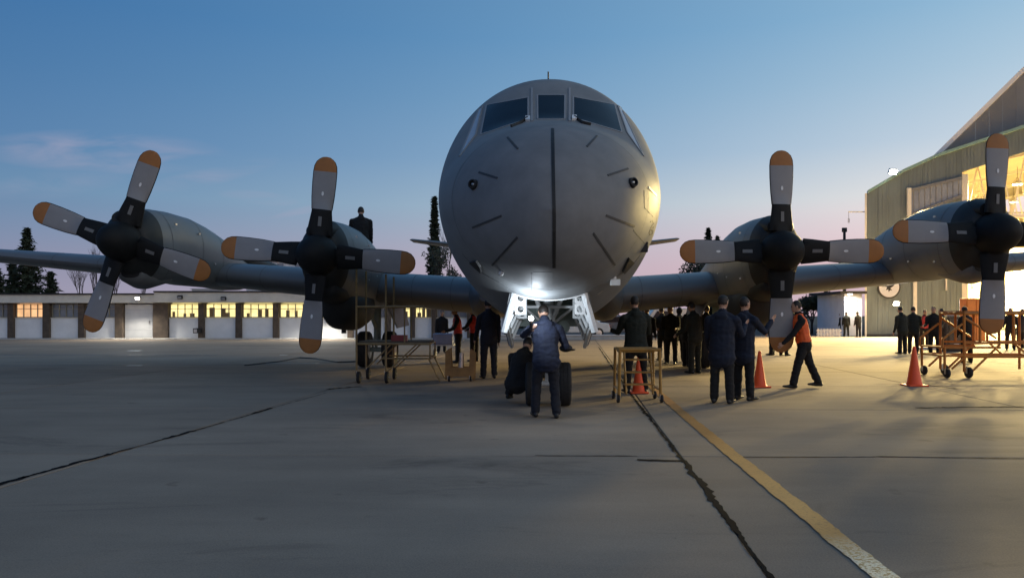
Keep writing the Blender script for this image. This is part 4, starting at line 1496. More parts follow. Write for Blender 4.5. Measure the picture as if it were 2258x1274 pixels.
# ================================================================== EQUIPMENT
def caster(parent, c, r=.11, w=.06):
    wl = MB().lathe([(r * .5, -w / 2), (r * .92, -w / 2), (r, -w * .3), (r, w * .3), (r * .92, w / 2), (r * .5, w / 2)], (c[0], c[1], r), (1, 0, 0), 20).build('caster', M_tyre, parent, smooth=40)
    mb = MB().b2(c[0] - w / 2 - .012, c[0] - w / 2 - .002, c[1] - .03, c[1] + .03, r * .8, r * 2.1)
    MB().tube((c[0] - w * .8, c[1], r), (c[0] + w * .8, c[1], r), .012).build('axle', M_steel, wl)
    mb.build('fork', M_steel, wl)
    return wl


# work scaffold under the left inboard engine
D = 16.6
kk = D / FPX
sx_ = lambda px: (px - CX) * kk
szz = lambda py: HC - (py - HY) * kk
t = thing('work_scaffold', (sx_(786), D, 0), 'rusty yellow tube scaffold on casters under the left inboard engine', 'scaffold')
ox = sx_(786)
M_sc = mat('scaffold_paint', (.28, .19, .08), .55, var=.3, vscale=6)
xa, xb, xc = 0, sx_(851) - ox, sx_(948) - ox


def bar(a, b, r=.02, name='tube', m=M_sc, par=None):
    return MB().tube(a, b, r, n=8).build(name, m, par or t)


for y in (0, 1.1):
    bar((xa, y, .16), (xa, y, szz(591)), .022, 'post')
    bar((xb, y, .16), (xb, y, szz(605)), .022, 'post')
    bar((xa, y, szz(676)), (xc - .25, y, szz(676)), .02, 'rail')
    bar((xa, y, szz(758)), (xc, y, szz(758)), .024, 'rail')
    bar((xb - .1, y, szz(790)), (xc, y, szz(790)), .018, 'rail')
    bar((xc, y, szz(758)), (xc, y, szz(790)), .018, 'post')
    bar((xc - .02, y, szz(792)), (xc + .22, y, .03), .018, 'leg')
    bar((xa + .25, y, .35), (xb + .1, y, szz(760)), .016, 'brace')
    bar((xb, y, .22), (xc - .3, y, szz(760)), .016, 'brace')
    bar((xc - .55, y, szz(676)), (xc - .55, y, szz(758)), .016, 'post')
    caster(t, (xa + .05, y), .13, .07)
    caster(t, (xb + .02, y), .13, .07)
for x, z in ((xa, szz(676)), (xb, szz(676)), (xa, szz(758)), (xb, szz(758)), (xc, szz(758)), (xc, szz(790))):
    bar((x, 0, z), (x, 1.1, z), .018, 'rail')
for i in range(5):
    MB().b2(xa + .04, xc - .02, .04 + i * .21, .04 + i * .21 + .19, szz(758) + .026, szz(758) + .055).build('deck_plank', mat('plank', (.12, .09, .06), .8, rnd=.2), t)
MB().box((xb + .25, .3, szz(758) + .12), (.34, .2, .13)).build('red_tray', mat('tray_red', (.25, .03, .03), .5), t)

# brown jack stand with cut-out side plates
t = thing('jack_stand', G(1016, 838), 'low tan steel jack stand on the apron beside the scaffold', 'stand')
M_tan = mat('jack_tan', (.30, .165, .055), .6, var=.25, vscale=5)
for y in (-.22, .22):
    MB().prism([(-.34, y, .02), (-.12, y, .10), (.12, y, .10), (.32, y, .02), (.34, y, .62), (.22, y, .70), (.20, y, .30), (-.20, y, .30), (-.22, y, .74), (-.33, y, .66)], (0, .03, 0)).build('side_plate', M_tan, t)
for x, z in ((-.28, .5), (.27, .5), (0, .2), (-.28, .1), (.27, .1)):
    MB().tube((x, -.19, z), (x, .21, z), .03).build('cross_bar', M_tan, t)
MB().tube((0, 0, .2), (.02, 0, .62), .07, .05).build('jack_cylinder', M_steel, t)
for x in (-.24, .24):
    caster(t, (x, -.3), .06, .04)
# power cart with panel
t = thing('power_cart', G(975, 790), 'pale blue panelled ground power cart behind the scaffold', 'cart')
MB().b2(-.30, .36, -.2, .5, .48, .85).build('body', mat('cart_blue', (.27, .31, .45), .5), t, bevel=.02)
MB().b2(-.27, .33, -.215, -.203, .50, .82).build('panel', mat('cart_panel', (.33, .37, .52), .5), t)
MB().b2(-.34, .40, -.23, .53, .44, .477).build('chassis', M_white, t)
for x in (-.26, .22):
    wheel(t, (x, .15, .16), .16, .09)
MB().path([(.36, .1, .5), (.6, .0, .55), (.75, -.02, .62)], .018).build('tow_handle', M_white, t)

# yellow step stand in front of the right main gear
D = 12.9
kk = D / FPX
t = thing('step_stand', ((1411 - CX) * kk, D, 0), 'small mustard yellow step stand on casters with a cone behind it', 'step stand')
hw_, top_ = .335, HC - (771 - HY) * kk
for sd in (-1, 1):
    MB().tube((sd * (hw_ + .015), 0, .10), (sd * hw_, 0, top_), .026).build('post', M_yel, t)
    MB().tube((sd * (hw_ + .01), .62, .10), (sd * hw_, .62, top_), .024).build('post', M_yel, t)
    MB().tube((sd * hw_, 0, top_), (sd * hw_, .62, top_), .024).build('side_rail', M_yel, t)
    MB().tube((sd * (hw_ + .01), 0, .22), (sd * (hw_ + .01), .62, .22), .02).build('side_rail', M_yel, t)
    MB().tube((sd * (hw_ - .11), .03, .14), (sd * (hw_ - .11), .30, top_ - .05), .018).build('stringer', M_yel, t)
    for y in (0, .62):
        caster(t, (sd * (hw_ + .03), y), .07, .045)
MB().tube((-hw_ - .02, 0, top_), (hw_ + .02, 0, top_), .028).build('top_rail', M_yel, t)
MB().tube((-hw_, .62, top_), (hw_, .62, top_), .024).build('top_rail', M_yel, t)
for i, z in enumerate((.30, .50, .71)):
    MB().b2(-hw_ + .09, hw_ - .09, .04 + i * .08, .20 + i * .08, z - .012, z + .012).build('step', M_yel, t)
MB().b2(-hw_ + .03, hw_ - .03, .30, .60, top_ - .06, top_ - .035).build('platform', M_yel, t)

# long maintenance stand on the right, with stair rail
D = 18.0
kk = D / FPX
rx = lambda px: (px - CX) * kk
rz_ = lambda py: HC - (py - HY) * kk
ox = rx(2083)
t = thing('maintenance_stand', (ox, D, 0), 'long orange yellow maintenance stand on wheels before the hangar doorway', 'stand')
M_st = mat('stand_orange', (.48, .19, .03), .5, var=.2, vscale=5)
X = lambda px: rx(px) - ox
for y in (0, 1.0):
    for (a, b) in (((2083, 813), (2083, 765)), ((2126, 820), (2126, 690)), ((2161, 757), (2161, 690)), ((2203, 757), (2203, 690)), ((2235, 757), (2235, 690)), ((2310, 820), (2310, 690))):
        MB().tube((X(a[0]), y, rz_(a[1])), (X(b[0]), y, rz_(b[1])), .03).build('post', M_st, t)
    for (a, b, r) in (((2083, 766), (2206, 766), .026), ((2083, 784), (2126, 784), .026), ((2126, 786), (2330, 786), .032), ((2126, 756), (2330, 756), .026), ((2126, 691), (2330, 691), .034)):
        MB().tube((X(a[0]), y, rz_(a[1])), (X(b[0]), y, rz_(b[1])), r).build('rail', M_st, t)
    for (a, b) in (((2122, 714), (2079, 747)), ((2144, 818), (2205, 759)), ((2099, 813), (2126, 788)), ((2126, 700), (2150, 715)), ((2150, 715), (2196, 745)), ((2238, 758), (2275, 790)), ((2079, 747), (2078, 766))):
        MB().tube((X(a[0]), y, rz_(a[1])), (X(b[0]), y, rz_(b[1])), .026).build('brace', M_st, t)
    caster(t, (X(2088), y), .115, .07)
    caster(t, (X(2136), y), .13, .08)
for px, py in ((2083, 766), (2126, 786), (2126, 691), (2203, 691), (2203, 757), (2083, 784), (2310, 691), (2310, 786)):
    MB().tube((X(px), 0, rz_(py)), (X(px), 1.0, rz_(py)), .024).build('rail', M_st, t)
for i in range(5):
    MB().b2(X(2130), X(2330), .05 + i * .19, .05 + i * .19 + .17, rz_(691) + .036, rz_(691) + .06).build('deck_plank', mat('deck_orange', (.36, .16, .04), .7, rnd=.15), t)

# tall brown cabinet with white tools on top
t = thing('tool_cabinet', G(2108, 775), 'tall dark brown tool cabinet behind the maintenance stand', 'cabinet')
MB().b2(-.30, .30, 0, .5, .06, 1.42).build('body', mat('cabinet_brown', (.085, .06, .035), .6, var=.2), t, bevel=.02)
for i in range(4):
    dr = MB().b2(-.27, .27, -.02, -.003, .1 + i * .32, .38 + i * .32).build('drawer', mat('cabinet_brown2', (.10, .07, .04), .5), t)
    MB().b2(-.1, .1, -.045, -.022, .3 + i * .32, .32 + i * .32).build('handle', M_steel, dr)
MB().b2(-.33, .33, -.03, .53, 0, .06).build('plinth', M_black, t)
t = thing('white_canister', (G(2108, 775).x - .05, G(2108, 775).y + .2, 1.42), 'white canister lying on top of the tool cabinet', 'canister')
MB().lathe([(.04, -.22), (.09, -.2), (.09, .16), (.03, .2)], (0, 0, .092), (1, 0, 0), 16).build('can', M_white, t, smooth=40)
MB().lathe([(.03, .201), (.03, .23)], (0, 0, .092), (1, 0, 0), 10).build('cap', M_black, t)
# orange crates on a bench inside the doorway, and low white trolley behind the far cone
t = thing('orange_locker', (P(2152, 700, 40).x, 40, 0), 'orange locker standing inside the hangar doorway light', 'locker')
MB().b2(-.5, .5, 0, .6, .1, 2.35).build('body', mat('locker_orange', (.60, .20, .04), .5), t, bevel=.02)
MB().b2(-.45, -.02, -.03, -.003, .2, 2.25).build('door', mat('locker_orange2', (.66, .24, .05), .5), t)
MB().b2(.02, .45, -.03, -.003, .2, 2.25).build('door', MATS['locker_orange2'], t)
MB().b2(-.45, .45, .05, .55, 0, .1).build('plinth', M_black, t)
t = thing('flat_trolley', G(2042, 779), 'low white flat trolley behind the right hand cone', 'trolley')
MB().b2(-.28, .28, -.2, .2, .14, .24).build('bed', M_white, t, bevel=.01)
MB().tube((0, .18, .24), (0, .18, .85), .03).build('handle', M_yel, t)
for x in (-.2, .2):
    wheel(t, (x, 0, .07), .07, .05)


def cone(px, py, h, label):
    t = thing('traffic_cone', G(px, py), label, 'cone', 'orange traffic cones')
    b = .30 * h / .75
    MB().prism([(-b * .62, -b * .62, .0), (b * .62, -b * .62, .0), (b * .62, b * .62, .0), (-b * .62, b * .62, .0)], (0, 0, .03)).build('base', M_cone, t, bevel=.01)
    MB().lathe([(b * .50, .03), (b * .44, .06), (b * .27, h * .5), (b * .265, h * .51), (b * .10, h * .97), (b * .07, h)], (0, 0, 0), (0, 0, 1), 24).build('cone_body', M_cone, t, smooth=40)
    return t


cone(1675, 853, .74, 'orange traffic cone beside the two people in blue jackets')
cone(2016, 850, .82, 'orange traffic cone standing alone right of the walking person')
cone(1408, 866, .68, 'orange traffic cone seen through the yellow step stand')
# ground cable
mb = MB().path([G(540, 806) + Vector((0, 0, .012)), G(612, 798) + Vector((0, 0, .012)), G(660, 789) + Vector((0, 0, .012)), G(700, 791) + Vector((0, 0, .012)), G(745, 799) + Vector((0, 0, .012)), G(800, 797) + Vector((0, 0, .012))], .022)
tag(mb.build('ground_cable', M_black), 'black cable lying across the apron left of the scaffold', 'cable')
# ================================================================== PEOPLE
PALETTE = {}


def cloth(key, col, rough=.85):
    return mat('cloth_' + key, col, rough, var=.22, vscale=7, bump=.25, bscale=25)


M_hair = mat('hair', (.02, .015, .012), .6, var=.3)
M_boot = mat('boot_black', (.012, .012, .012), .5)
M_eye = mat('eye_dark', (.01, .01, .01), .3)


class Body:
    def __init__(self):
        self.v, self.f, self.t = [], [], []

    def chain(self, pts, rad, tagi, ref=Vector((1, 0, 0)), n=14):
        """closed tapering tube with elliptical rings (ra along ref, rb across)"""
        pts = [Vector(p) for p in pts]
        o = len(self.v)
        # rounded ends
        P_, R_ = [], []
        d0 = (pts[0] - pts[1]).normalized()
        d1 = (pts[-1] - pts[-2]).normalized()
        for k, s in ((.85, .45), (.5, .82)):
            P_.append(pts[0] + d0 * min(rad[0]) * k)
            R_.append((rad[0][0] * s, rad[0][1] * s))
        P_ += pts
        R_ += list(rad)
        for k, s in ((.5, .82), (.85, .45)):
            P_.append(pts[-1] + d1 * min(rad[-1]) * k)
            R_.append((rad[-1][0] * s, rad[-1][1] * s))
        m = len(P_)
        for i in range(m):
            d = (P_[min(i + 1, m - 1)] - P_[max(i - 1, 0)]).normalized()
            a = (ref - d * ref.dot(d))
            if a.length < .05:
                a = d.orthogonal()
            a.normalize()
            b = d.cross(a)
            for k in range(n):
                t_ = 2 * math.pi * k / n
                self.v.append(P_[i] + a * (math.cos(t_) * R_[i][0]) + b * (math.sin(t_) * R_[i][1]))
        for i in range(m - 1):
            for k in range(n):
                self.f.append((o + i * n + k, o + i * n + (k + 1) % n, o + (i + 1) * n + (k + 1) % n, o + (i + 1) * n + k))
                self.t.append(tagi)
        self.f += [tuple(o + k for k in reversed(range(n))), tuple(o + (m - 1) * n + k for k in range(n))]
        self.t += [tagi, tagi]

    def ell(self, c, ax, tagi, n=14):
        o = len(self.v)
        m = 9
        for i in range(m + 1):
            th = math.pi * i / m
            for k in range(n):
                ph = 2 * math.pi * k / n
                self.v.append(Vector(c) + ax[0] * (max(math.sin(th), .03) * math.cos(ph)) + ax[1] * (max(math.sin(th), .03) * math.sin(ph)) - ax[2] * math.cos(th))
        for i in range(m):
            for k in range(n):
                self.f.append((o + i * n + k, o + i * n + (k + 1) % n, o + (i + 1) * n + (k + 1) % n, o + (i + 1) * n + k))
                self.t.append(tagi)
        self.f += [tuple(o + k for k in reversed(range(n))), tuple(o + m * n + k for k in range(n))]
        self.t += [tagi, tagi]


def person(pos, heading, label, jacket, trousers, H=1.75, vox=.013, lean=6, head=(8, 0), arms=((8, 8, 15), (8, 8, 15)), legs=((0, 0, 3), (0, 0, 3)),
           hair='hair', vest=None, bulk=1.0, long_coat=0.0, group=None, extra=None, z=None, reach=None):
    """heading 0 faces away from the camera (+y), 90 faces picture left.
    arms: (forward, outward, elbow) left then right; legs: (forward, knee, outward)"""
    k = H / 1.75
    B = Body()
    L = R(lean)
    U, F, RT = Vector((0, math.sin(L), math.cos(L))), Vector((0, math.cos(L), -math.sin(L))), Vector((1, 0, 0))
    Pv = Vector((0, 0, .94))
    bk = bulk
    # tags: 0 jacket 1 trousers 2 skin 3 hair 4 boot 5 vest
    B.chain([Pv - U * (.12 + long_coat), Pv - U * .02, Pv + U * .14, Pv + U * .30, Pv + U * .41, Pv + U * .47],
            [(.185 * bk, .135 * bk), (.185 * bk, .138 * bk), (.172 * bk, .13 * bk), (.19 * bk, .138 * bk), (.178 * bk, .122 * bk), (.13, .10)], 0)
    for sd in (-1, 1):                                             # slope from neck to shoulder
        B.chain([Pv + U * .495 + RT * (sd * .045), Pv + U * .455 + RT * (sd * .11), Pv + U * .405 + RT * (sd * .175 * bk)], [(.05, .06), (.055, .062), (.06, .064)], 0, ref=F, n=10)
    if vest:
        B.chain([Pv + U * .0, Pv + U * .14, Pv + U * .30, Pv + U * .42, Pv + U * .47],
                [(.196 * bk, .148 * bk), (.182 * bk, .14 * bk), (.198 * bk, .147 * bk), (.175 * bk, .130 * bk), (.13, .105)], 5)
    B.chain([Pv - U * .07, Pv + U * .05], [(.165, .12), (.165, .12)], 1)
    # neck, collar, head
    hp, hyaw = R(head[0]), R(head[1])
    HU = Vector((0, math.sin(L * .5 + hp), math.cos(L * .5 + hp)))
    HF = Vector((0, math.cos(L * .5 + hp), -math.sin(L * .5 + hp)))
    Nk = Pv + U * .50
    rotm = Matrix.Rotation(hyaw, 3, HU)
    HF, HR = rotm @ HF, rotm @ Vector((1, 0, 0))
    hc = Nk + HU * .19 + HF * .02
    B.chain([Pv + U * .43, Nk, Nk + HU * .09], [(.085, .08), (.062, .064), (.056, .06)], 2, n=10)
    B.chain([Pv + U * .46, Pv + U * .54], [(.092, .088), (.078, .080)], 0, n=12)
    if bulk > 1.06:                                                # hood lying on the back, waist band
        B.ell(Pv + U * .45 - F * .105, (RT * .105, F * .045, U * .075), 0)
        B.chain([Pv - U * (.13 + long_coat), Pv - U * (.10 + long_coat)], [(.196 * bk, .146 * bk), (.196 * bk, .146 * bk)], 0)
    B.ell(hc, (HR * .076, HF * .096, HU * .112), 2)
    B.ell(hc + HF * .03 - HU * .05, (HR * .056, HF * .066, HU * .062), 2)
    B.ell(hc + HF * .098 - HU * .012, (HR * .014, HF * .018, HU * .026), 2, 8)
    for sd in (-1, 1):
        B.ell(hc + HR * (.078 * sd) - HU * .008 - HF * .008, (HR * .012, HF * .018, HU * .030), 2, 8)
    if hair == 'hair':
        B.ell(hc + HU * .022 - HF * .018, (HR * .083, HF * .092, HU * .103), 3)
    elif hair == 'cap':
        B.ell(hc + HU * .035 - HF * .004, (HR * .086, HF * .102, HU * .088), 3)
        B.ell(hc + HU * .045 + HF * .115, (HR * .06, HF * .065, HU * .012), 3)
        B.ell(hc - HF * .03 + HU * .0, (HR * .08, HF * .075, HU * .07), 3)
    elif hair == 'hood':
        B.ell(hc - HF * .015 + HU * .005, (HR * .10, HF * .10, HU * .13), 0)
    for i, sd in enumerate((-1, 1)):
        a, kn, ab = (R(x) for x in legs[i][:3])
        hip = Pv + RT * (sd * .092) - Vector((0, 0, .03))
        d1 = Vector((sd * math.sin(ab), math.sin(a), -math.cos(a))).normalized()
        d2 = Vector((sd * math.sin(ab) * .6, math.sin(a - kn), -math.cos(a - kn))).normalized()
        K = hip + d1 * .43
        A_ = K + d2 * .41
        B.chain([hip, hip.lerp(K, .45), K, K.lerp(A_, .4), K.lerp(A_, .97)], [(.106, .108), (.097, .098), (.077, .080), (.073, .078), (.070, .076)], 1, n=14)
        toe = d2 * 0 + Vector((sd * .12, 1, 0)).normalized()
        if len(legs[i]) > 3:
            toe = (toe + Vector((0, 0, -math.tan(R(legs[i][3]))))).normalized()
        up = RT.cross(toe).normalized()
        hl = A_ - up * .045 - toe * .05
        B.chain([A_ + d2 * -.06, A_ - up * .02], [(.05, .055), (.048, .06)], 4, n=10)
        B.chain([hl, hl + toe * .10, hl + toe * .19, hl + toe * .235], [(.040, .042), (.044, .040), (.048, .028), (.036, .022)], 4, ref=RT, n=10)
    z_low = min(v.z for v in B.v)
    hands = []
    for i, sd in enumerate((-1, 1)):
        a, b, e = (R(x) for x in arms[i][:3])
        b2 = R(arms[i][3]) if len(arms[i]) > 3 else b * .4
        S = Pv + U * .392 + RT * (sd * .188 * bk)
        d1 = (-U * math.cos(a) + F * math.sin(a)) * math.cos(b) + RT * (sd * math.sin(b))
        E = S + d1 * .29
        d2 = (-U * math.cos(a + e) + F * math.sin(a + e)) * math.cos(b2) + RT * (sd * math.sin(b2))
        Wr = E + d2 * .25
        if reach and i in reach:                                   # two-bone reach to a world point
            tl = Matrix.Rotation(-R(heading), 3, 'Z') @ (Vector(reach[i]) - Vector((pos[0], pos[1], pos[2] if z is None else z))) / k + Vector((0, 0, z_low))
            dv = tl - S
            dist = min(dv.length, .53)
            dv.normalize()
            ca = (.29 ** 2 + dist ** 2 - .25 ** 2) / (2 * .29 * dist)
            pole = (RT * sd * .8 - U * .6 - F * .1)
            pole = (pole - dv * pole.dot(dv)).normalized()
            E = S + dv * (.29 * ca) + pole * (.29 * math.sqrt(max(0, 1 - ca * ca)))
            Wr = S + dv * dist
            d1, d2 = (E - S).normalized(), (Wr - E).normalized()
        jb = .5 + .5 * bk
        B.chain([S - d1 * .01, S.lerp(E, .5), E, E.lerp(Wr, .5), Wr], [(.075 * jb, .072 * jb), (.062 * jb, .062 * jb), (.054 * jb, .054 * jb), (.048 * jb, .048 * jb), (.040 * jb, .042 * jb)], 0, n=12)
        # hand: palm, four fingers of unequal length, thumb from the side of the palm
        pn = d2.cross(RT * sd)
        pn = pn.normalized() if pn.length > .1 else F.copy()          # across the palm
        pal = d2.cross(pn).normalized()                                # palm normal
        pc = Wr + d2 * .055
        B.chain([Wr + d2 * .0, Wr + d2 * .045, Wr + d2 * .088], [(.026, .020), (.040, .016), (.040, .014)], 2, ref=pn, n=10)
        for q, (off, ln) in enumerate(((-.031, .066), (-.011, .078), (.010, .074), (.030, .058))):
            p0 = Wr + d2 * .082 + pn * off
            inw = pal * (-sd * .35)
            p1 = p0 + (d2 + inw * .5).normalized() * ln * .5
            p2 = p1 + (d2 + inw * 1.8).normalized() * ln * .5
            B.chain([p0, p1, p2], [(.0092, .0092), (.0085, .0085), (.007, .007)], 2, n=7)
        tp = Wr + d2 * .035 + pn * .036
        B.chain([tp, tp + (pn * .6 + d2 * .8).normalized() * .032, tp + (pn * .35 + d2).normalized() * .062], [(.0125, .0125), (.0105, .0105), (.008, .008)], 2, n=7)
        hands.append(Wr + d2 * .10)
    # join to one continuous skin
    me = bpy.data.meshes.new('raw')
    me.from_pydata([tuple(x * k) for x in B.v], [], B.f)
    bm = bmesh.new()
    bm.from_mesh(me)
    bmesh.ops.recalc_face_normals(bm, faces=bm.faces)
    bm.to_mesh(me)
    bm.free()
    tmp = bpy.data.objects.new('tmp', me)
    COL.objects.link(tmp)
    rm = tmp.modifiers.new('r', 'REMESH')
    rm.mode = 'VOXEL'
    rm.voxel_size = vox
    smo = tmp.modifiers.new('s', 'SMOOTH')
    smo.factor = .5
    smo.iterations = 2
    dg = bpy.context.evaluated_depsgraph_get()
    out = bpy.data.meshes.new_from_object(tmp.evaluated_get(dg))
    bpy.data.objects.remove(tmp)
    bvh = BVHTree.FromPolygons([x * k for x in B.v], B.f)
    zmin = min(v.co.z for v in out.vertices)
    eyes = [(hc + HF * .088 + HR * (.032 * sd) + HU * .014) * k for sd in (-1, 1)]
    idx = []
    tags = B.t
    for p in out.polygons:
        c = p.center
        _, _, fi, _ = bvh.find_nearest(c)
        tg = tags[fi] if fi is not None else 0
        if tg == 2 and any((c - e_).length < .017 for e_ in eyes):
            tg = 6
        idx.append(tg)
    # cloth folds
    sd0 = random.random() * 50
    tv = [0] * len(out.vertices)
    for p, tg in zip(out.polygons, idx):
        for vi in p.vertices:
            tv[vi] = max(tv[vi], 1 if tg in (0, 1, 5) else 0)
    nrm = [v.normal.copy() for v in out.vertices]
    for v, n_ in zip(out.vertices, nrm):
        if tv[v.index]:
            c = v.co
            w = noise.noise(Vector((c.x * 9 + sd0, c.y * 9, c.z * 17))) * .010 + noise.noise(Vector((c.x * 22, c.y * 22 + sd0, c.z * 30))) * .004
            v.co = c + n_ * w
        v.co.z -= zmin
    out.materials.clear()
    for mm in (jacket, trousers, M_skin, M_hair if hair != 'cap' else (extra or M_hair), M_boot, vest or jacket, M_eye):
        out.materials.append(mm)
    out.polygons.foreach_set('material_index', idx)
    out.shade_smooth()
    o = bpy.data.objects.new('person', out)
    COL.objects.link(o)
    o.location = (pos[0], pos[1], pos[2] if z is None else z)
    o.rotation_euler = (0, 0, R(heading))
    tag(o, label, 'person', group)
    Mw = Matrix.Translation(o.location) @ Matrix.Rotation(R(heading), 4, 'Z')
    return o, [Mw @ (h * k - Vector((0, 0, zmin))) for h in hands], Mw @ (hc * k - Vector((0, 0, zmin)))


C_navy = cloth('navy', (.008, .013, .034))
C_navy2 = cloth('navy_dark', (.008, .010, .018))
C_blue = cloth('blue', (.010, .015, .032))
C_black = cloth('black', (.007, .007, .008))
C_green = cloth('green', (.011, .015, .011))
C_olive = cloth('olive', (.014, .015, .009))
C_brown = cloth('brown', (.045, .030, .020))
C_orange = cloth('orange', (1.0, .13, .02), .6)
C_red = cloth('red', (.65, .05, .04), .6)
GP = 'crew around the aircraft'

# 1 standing at the nose gear with a work lamp
LP = P(1171, 703, 10.60)
o, hands, hd = person(G(1204, 921), 6, 'person in navy jacket, back to us, holding a lamp under the nose gear', C_navy, C_navy2, 1.68, .010, lean=17, head=(24, 8),
                      arms=((42, 14, 95, 18), (20, 24, 88, 4)), legs=((14, 16, 5), (4, 14, 5)), bulk=1.12, group=GP, reach={0: LP + Vector((0, .04, -.14))})
t = thing('work_lamp', LP + Vector((0, 0, -.09)), 'bright white work lamp in the hand of the person at the nose gear', 'lamp')
MB().tube((0, 0, -.07), (0, 0, .035), .021, n=14).build('handle', M_black, t)
MB().lathe([(.021, .035), (.03, .05), (.03, .065)], (0, 0, 0), (0, 0, 1), 14).build('collar', M_steel, t)
MB().ball((0, 0, .098), .036, 14).build('bulb', mat('bulb', (1, 1, 1), .3, emit=(.92, .96, 1.0), estr=40), t)
lamp('POINT', 'lamp_light', (0, -.01, .155), 30, (.78, .89, 1.0), t, radius=.03)
rh = hands[1]
t = thing('dark_cap', rh + Vector((.03, .0, -.04)), 'dark cap held in the right hand of the person at the nose gear', 'cap')
cm = MB()
cm.ball((0, 0, 0), .10, 16, sc=(1, .9, .6))
cm.build('crown', M_black, t, smooth=60)
MB().lathe([(.06, 0), (.09, .004), (.09, .012), (.06, .016)], (.05, -.05, -.03), (0, .2, 1), 16).build('peak', M_black, t)
# 2 crouching beside the left nose wheel
person(G(1142, 891), -25, 'person in black crouching beside the left nose wheel', C_black, C_black, 1.74, .011, lean=34, head=(20, 0),
       arms=((62, 14, 40), (60, 10, 45)), legs=((100, 136, 14, 6), (92, 130, 10, 10)), bulk=1.1, group=GP)
# 3 tall dark person left of the nose gear
person(G(1078, 834), 15, 'tall person in dark navy standing left of the nose gear, back to us', C_navy2, C_navy2, 1.84, .012, lean=4, arms=((12, 10, 30), (6, 8, 15)), bulk=1.05, group=GP)
# 4 behind the step stand
person(G(1402, 866), 10, 'person in dark green jacket standing behind the yellow step stand', C_green, C_black, 1.83, .012, lean=3, arms=((30, 14, 70), (30, 14, 70)), legs=((2, 2, 6), (0, 2, 6)), bulk=1.16, group=GP)
# 5, 6 two in blue jackets
person(G(1592, 889), -28, 'person in long blue jacket facing right, left one of the pair', C_blue, C_black, 1.80, .012, lean=4, hair='cap', head=(2, -10), arms=((18, 8, 25), (36, 12, 96)), bulk=1.15, long_coat=.10, group=GP)
person(G(1640, 882), -50, 'person in long blue jacket with raised hands, right one of the pair', C_blue, C_black, 1.78, .012, lean=3, head=(-6, -10), arms=((52, 10, 88), (52, 10, 88)), bulk=1.08, long_coat=.10, group=GP)
# 7 in an orange vest, striding up to the right inboard propeller
person(G(1772, 855), 80, 'person in an orange vest striding left, arms stretched to the lower propeller blade', C_black, C_black, 1.80, .012, lean=11, head=(4, 0), arms=((44, 2, 12), (52, 2, 10)), legs=((17, 4, 2), (-18, 6, 2)), vest=C_orange, bulk=1.02, group=GP)
# group under the right wing
person(G(1462, 795), 20, 'person in black under the right wing, nearest to the fuselage', C_black, C_black, 1.74, .016, bulk=1.1, arms=((20, 8, 60), (20, 8, 60)), group=GP)
person(G(1497, 797), -20, 'person in black under the right wing, second from the fuselage', C_navy2, C_black, 1.72, .016, hair='hood', bulk=1.12, group=GP)
person(G(1532, 823), 35, 'person in dark olive nearest to us in the group under the right wing', C_olive, C_olive, 1.80, .014, hair='cap', bulk=1.1, arms=((18, 10, 50), (5, 8, 12)), group=GP)
person(G(1556, 806), -30, 'person in black just left of the blue jackets under the right wing', C_black, C_black, 1.76, .016, bulk=1.1, group=GP)
person(G(1702, 783), 60, 'person in black behind the lower blade of the right inboard propeller', C_black, C_black, 1.76, .016, bulk=1.05, group=GP)
person(G(1728, 784), -60, 'person in brown bending over behind the lower blade of the right inboard propeller', C_brown, C_black, 1.74, .016, lean=45, bulk=1.1, arms=((40, 6, 30), (40, 6, 30)), group=GP)
person(G(1480, 803), 150, 'person in black facing us in the group under the right wing', C_black, C_black, 1.76, .016, bulk=1.1, arms=((14, 8, 80), (14, 8, 80)), group=GP)
person(G(1515, 808), -75, 'person in black seen side on in the group under the right wing', C_black, C_black, 1.78, .016, bulk=1.12, hair='cap', group=GP)
person(G(1547, 797), 10, 'person in dark navy at the back of the group under the right wing', C_navy2, C_black, 1.78, .016, bulk=1.1, group=GP)
person(G(1425, 800), -20, 'person in black behind the yellow step stand, farther off than the green jacket', C_black, C_black, 1.74, .016, bulk=1.1, group=GP)
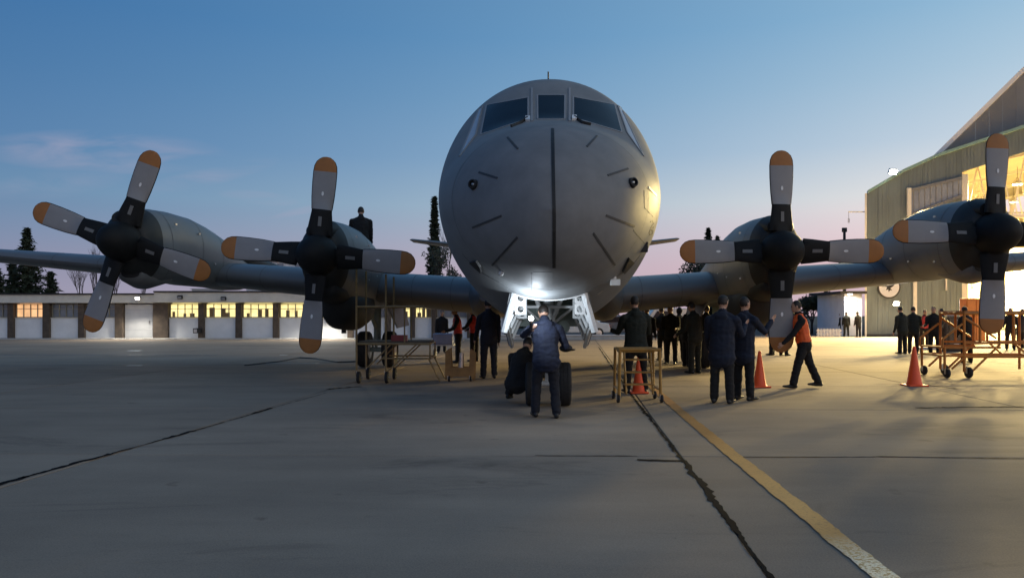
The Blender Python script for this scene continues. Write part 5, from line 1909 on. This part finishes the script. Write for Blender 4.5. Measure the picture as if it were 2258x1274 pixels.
# far right, before the hangar
person(G(1990, 780), 20, 'person in a dark green jacket by the far cone, left of the two', C_green, C_black, 1.80, .016, bulk=1.15, group=GP)
person(G(2014, 779), -25, 'person in a dark green jacket by the far cone, right of the two', C_green, C_black, 1.80, .016, bulk=1.12, arms=((20, 8, 70), (20, 8, 70)), group=GP)
person(G(2060, 780), 140, 'person in a dark jacket facing us left of the tool cabinet', C_black, C_black, 1.80, .015, bulk=1.1, arms=((16, 10, 60), (20, 10, 70)), group=GP)
person(G(2038, 768), 170, 'person in a red vest between the green jackets and the tool cabinet', C_black, C_brown, 1.72, .018, vest=C_red, group=GP)
person(G(2082, 776), 60, 'person in brown beside the tool cabinet', C_brown, C_brown, 1.74, .016, bulk=1.05, group=GP)
person(G(2132, 800), 10, 'person in black behind the maintenance stand, only head above it', C_black, C_black, 1.74, .016, group=GP)
person(G(1893, 743), 15, 'person standing alone in front of the annex', C_black, C_black, 1.72, .022, group=GP)
person(G(1866, 742), -20, 'person at the annex door beside the picket fence', C_olive, C_olive, 1.70, .022, group=GP)
person(G(1856, 741), 40, 'person in black left of the annex door', C_black, C_black, 1.62, .022, group=GP)
person(G(2228, 772), 150, 'person in black in the hangar light behind the right outboard propeller', C_black, C_black, 1.78, .018, arms=((15, 10, 60), (15, 10, 60)), group=GP)
person(G(2250, 768), 200, 'person in dark navy at the right edge before the hangar', C_navy2, C_black, 1.75, .018, group=GP)
# left cluster
person(G(1010, 800), 100, 'person in a red vest beside the power cart, nearest the scaffold', C_navy2, C_navy2, 1.70, .016, vest=C_red, arms=((30, 8, 50), (30, 8, 50)), group=GP)
person(G(1046, 797), 60, 'person in a red vest behind the jack stand', C_black, C_black, 1.70, .016, vest=C_red, arms=((40, 8, 40), (40, 8, 40)), group=GP)
person(G(974, 778), 190, 'person in black behind the power cart', C_black, C_black, 1.66, .018, group=GP)
# on the left wing
person((P(796, 500, 20.05).x, 20.05, 0), 12, 'person in black standing on the left wing behind the inboard engine', C_black, C_black, 1.80, .013, lean=8, head=(14, 0), bulk=1.16,
       arms=((30, 10, 60), (10, 6, 20)), group=GP, z=2.53)
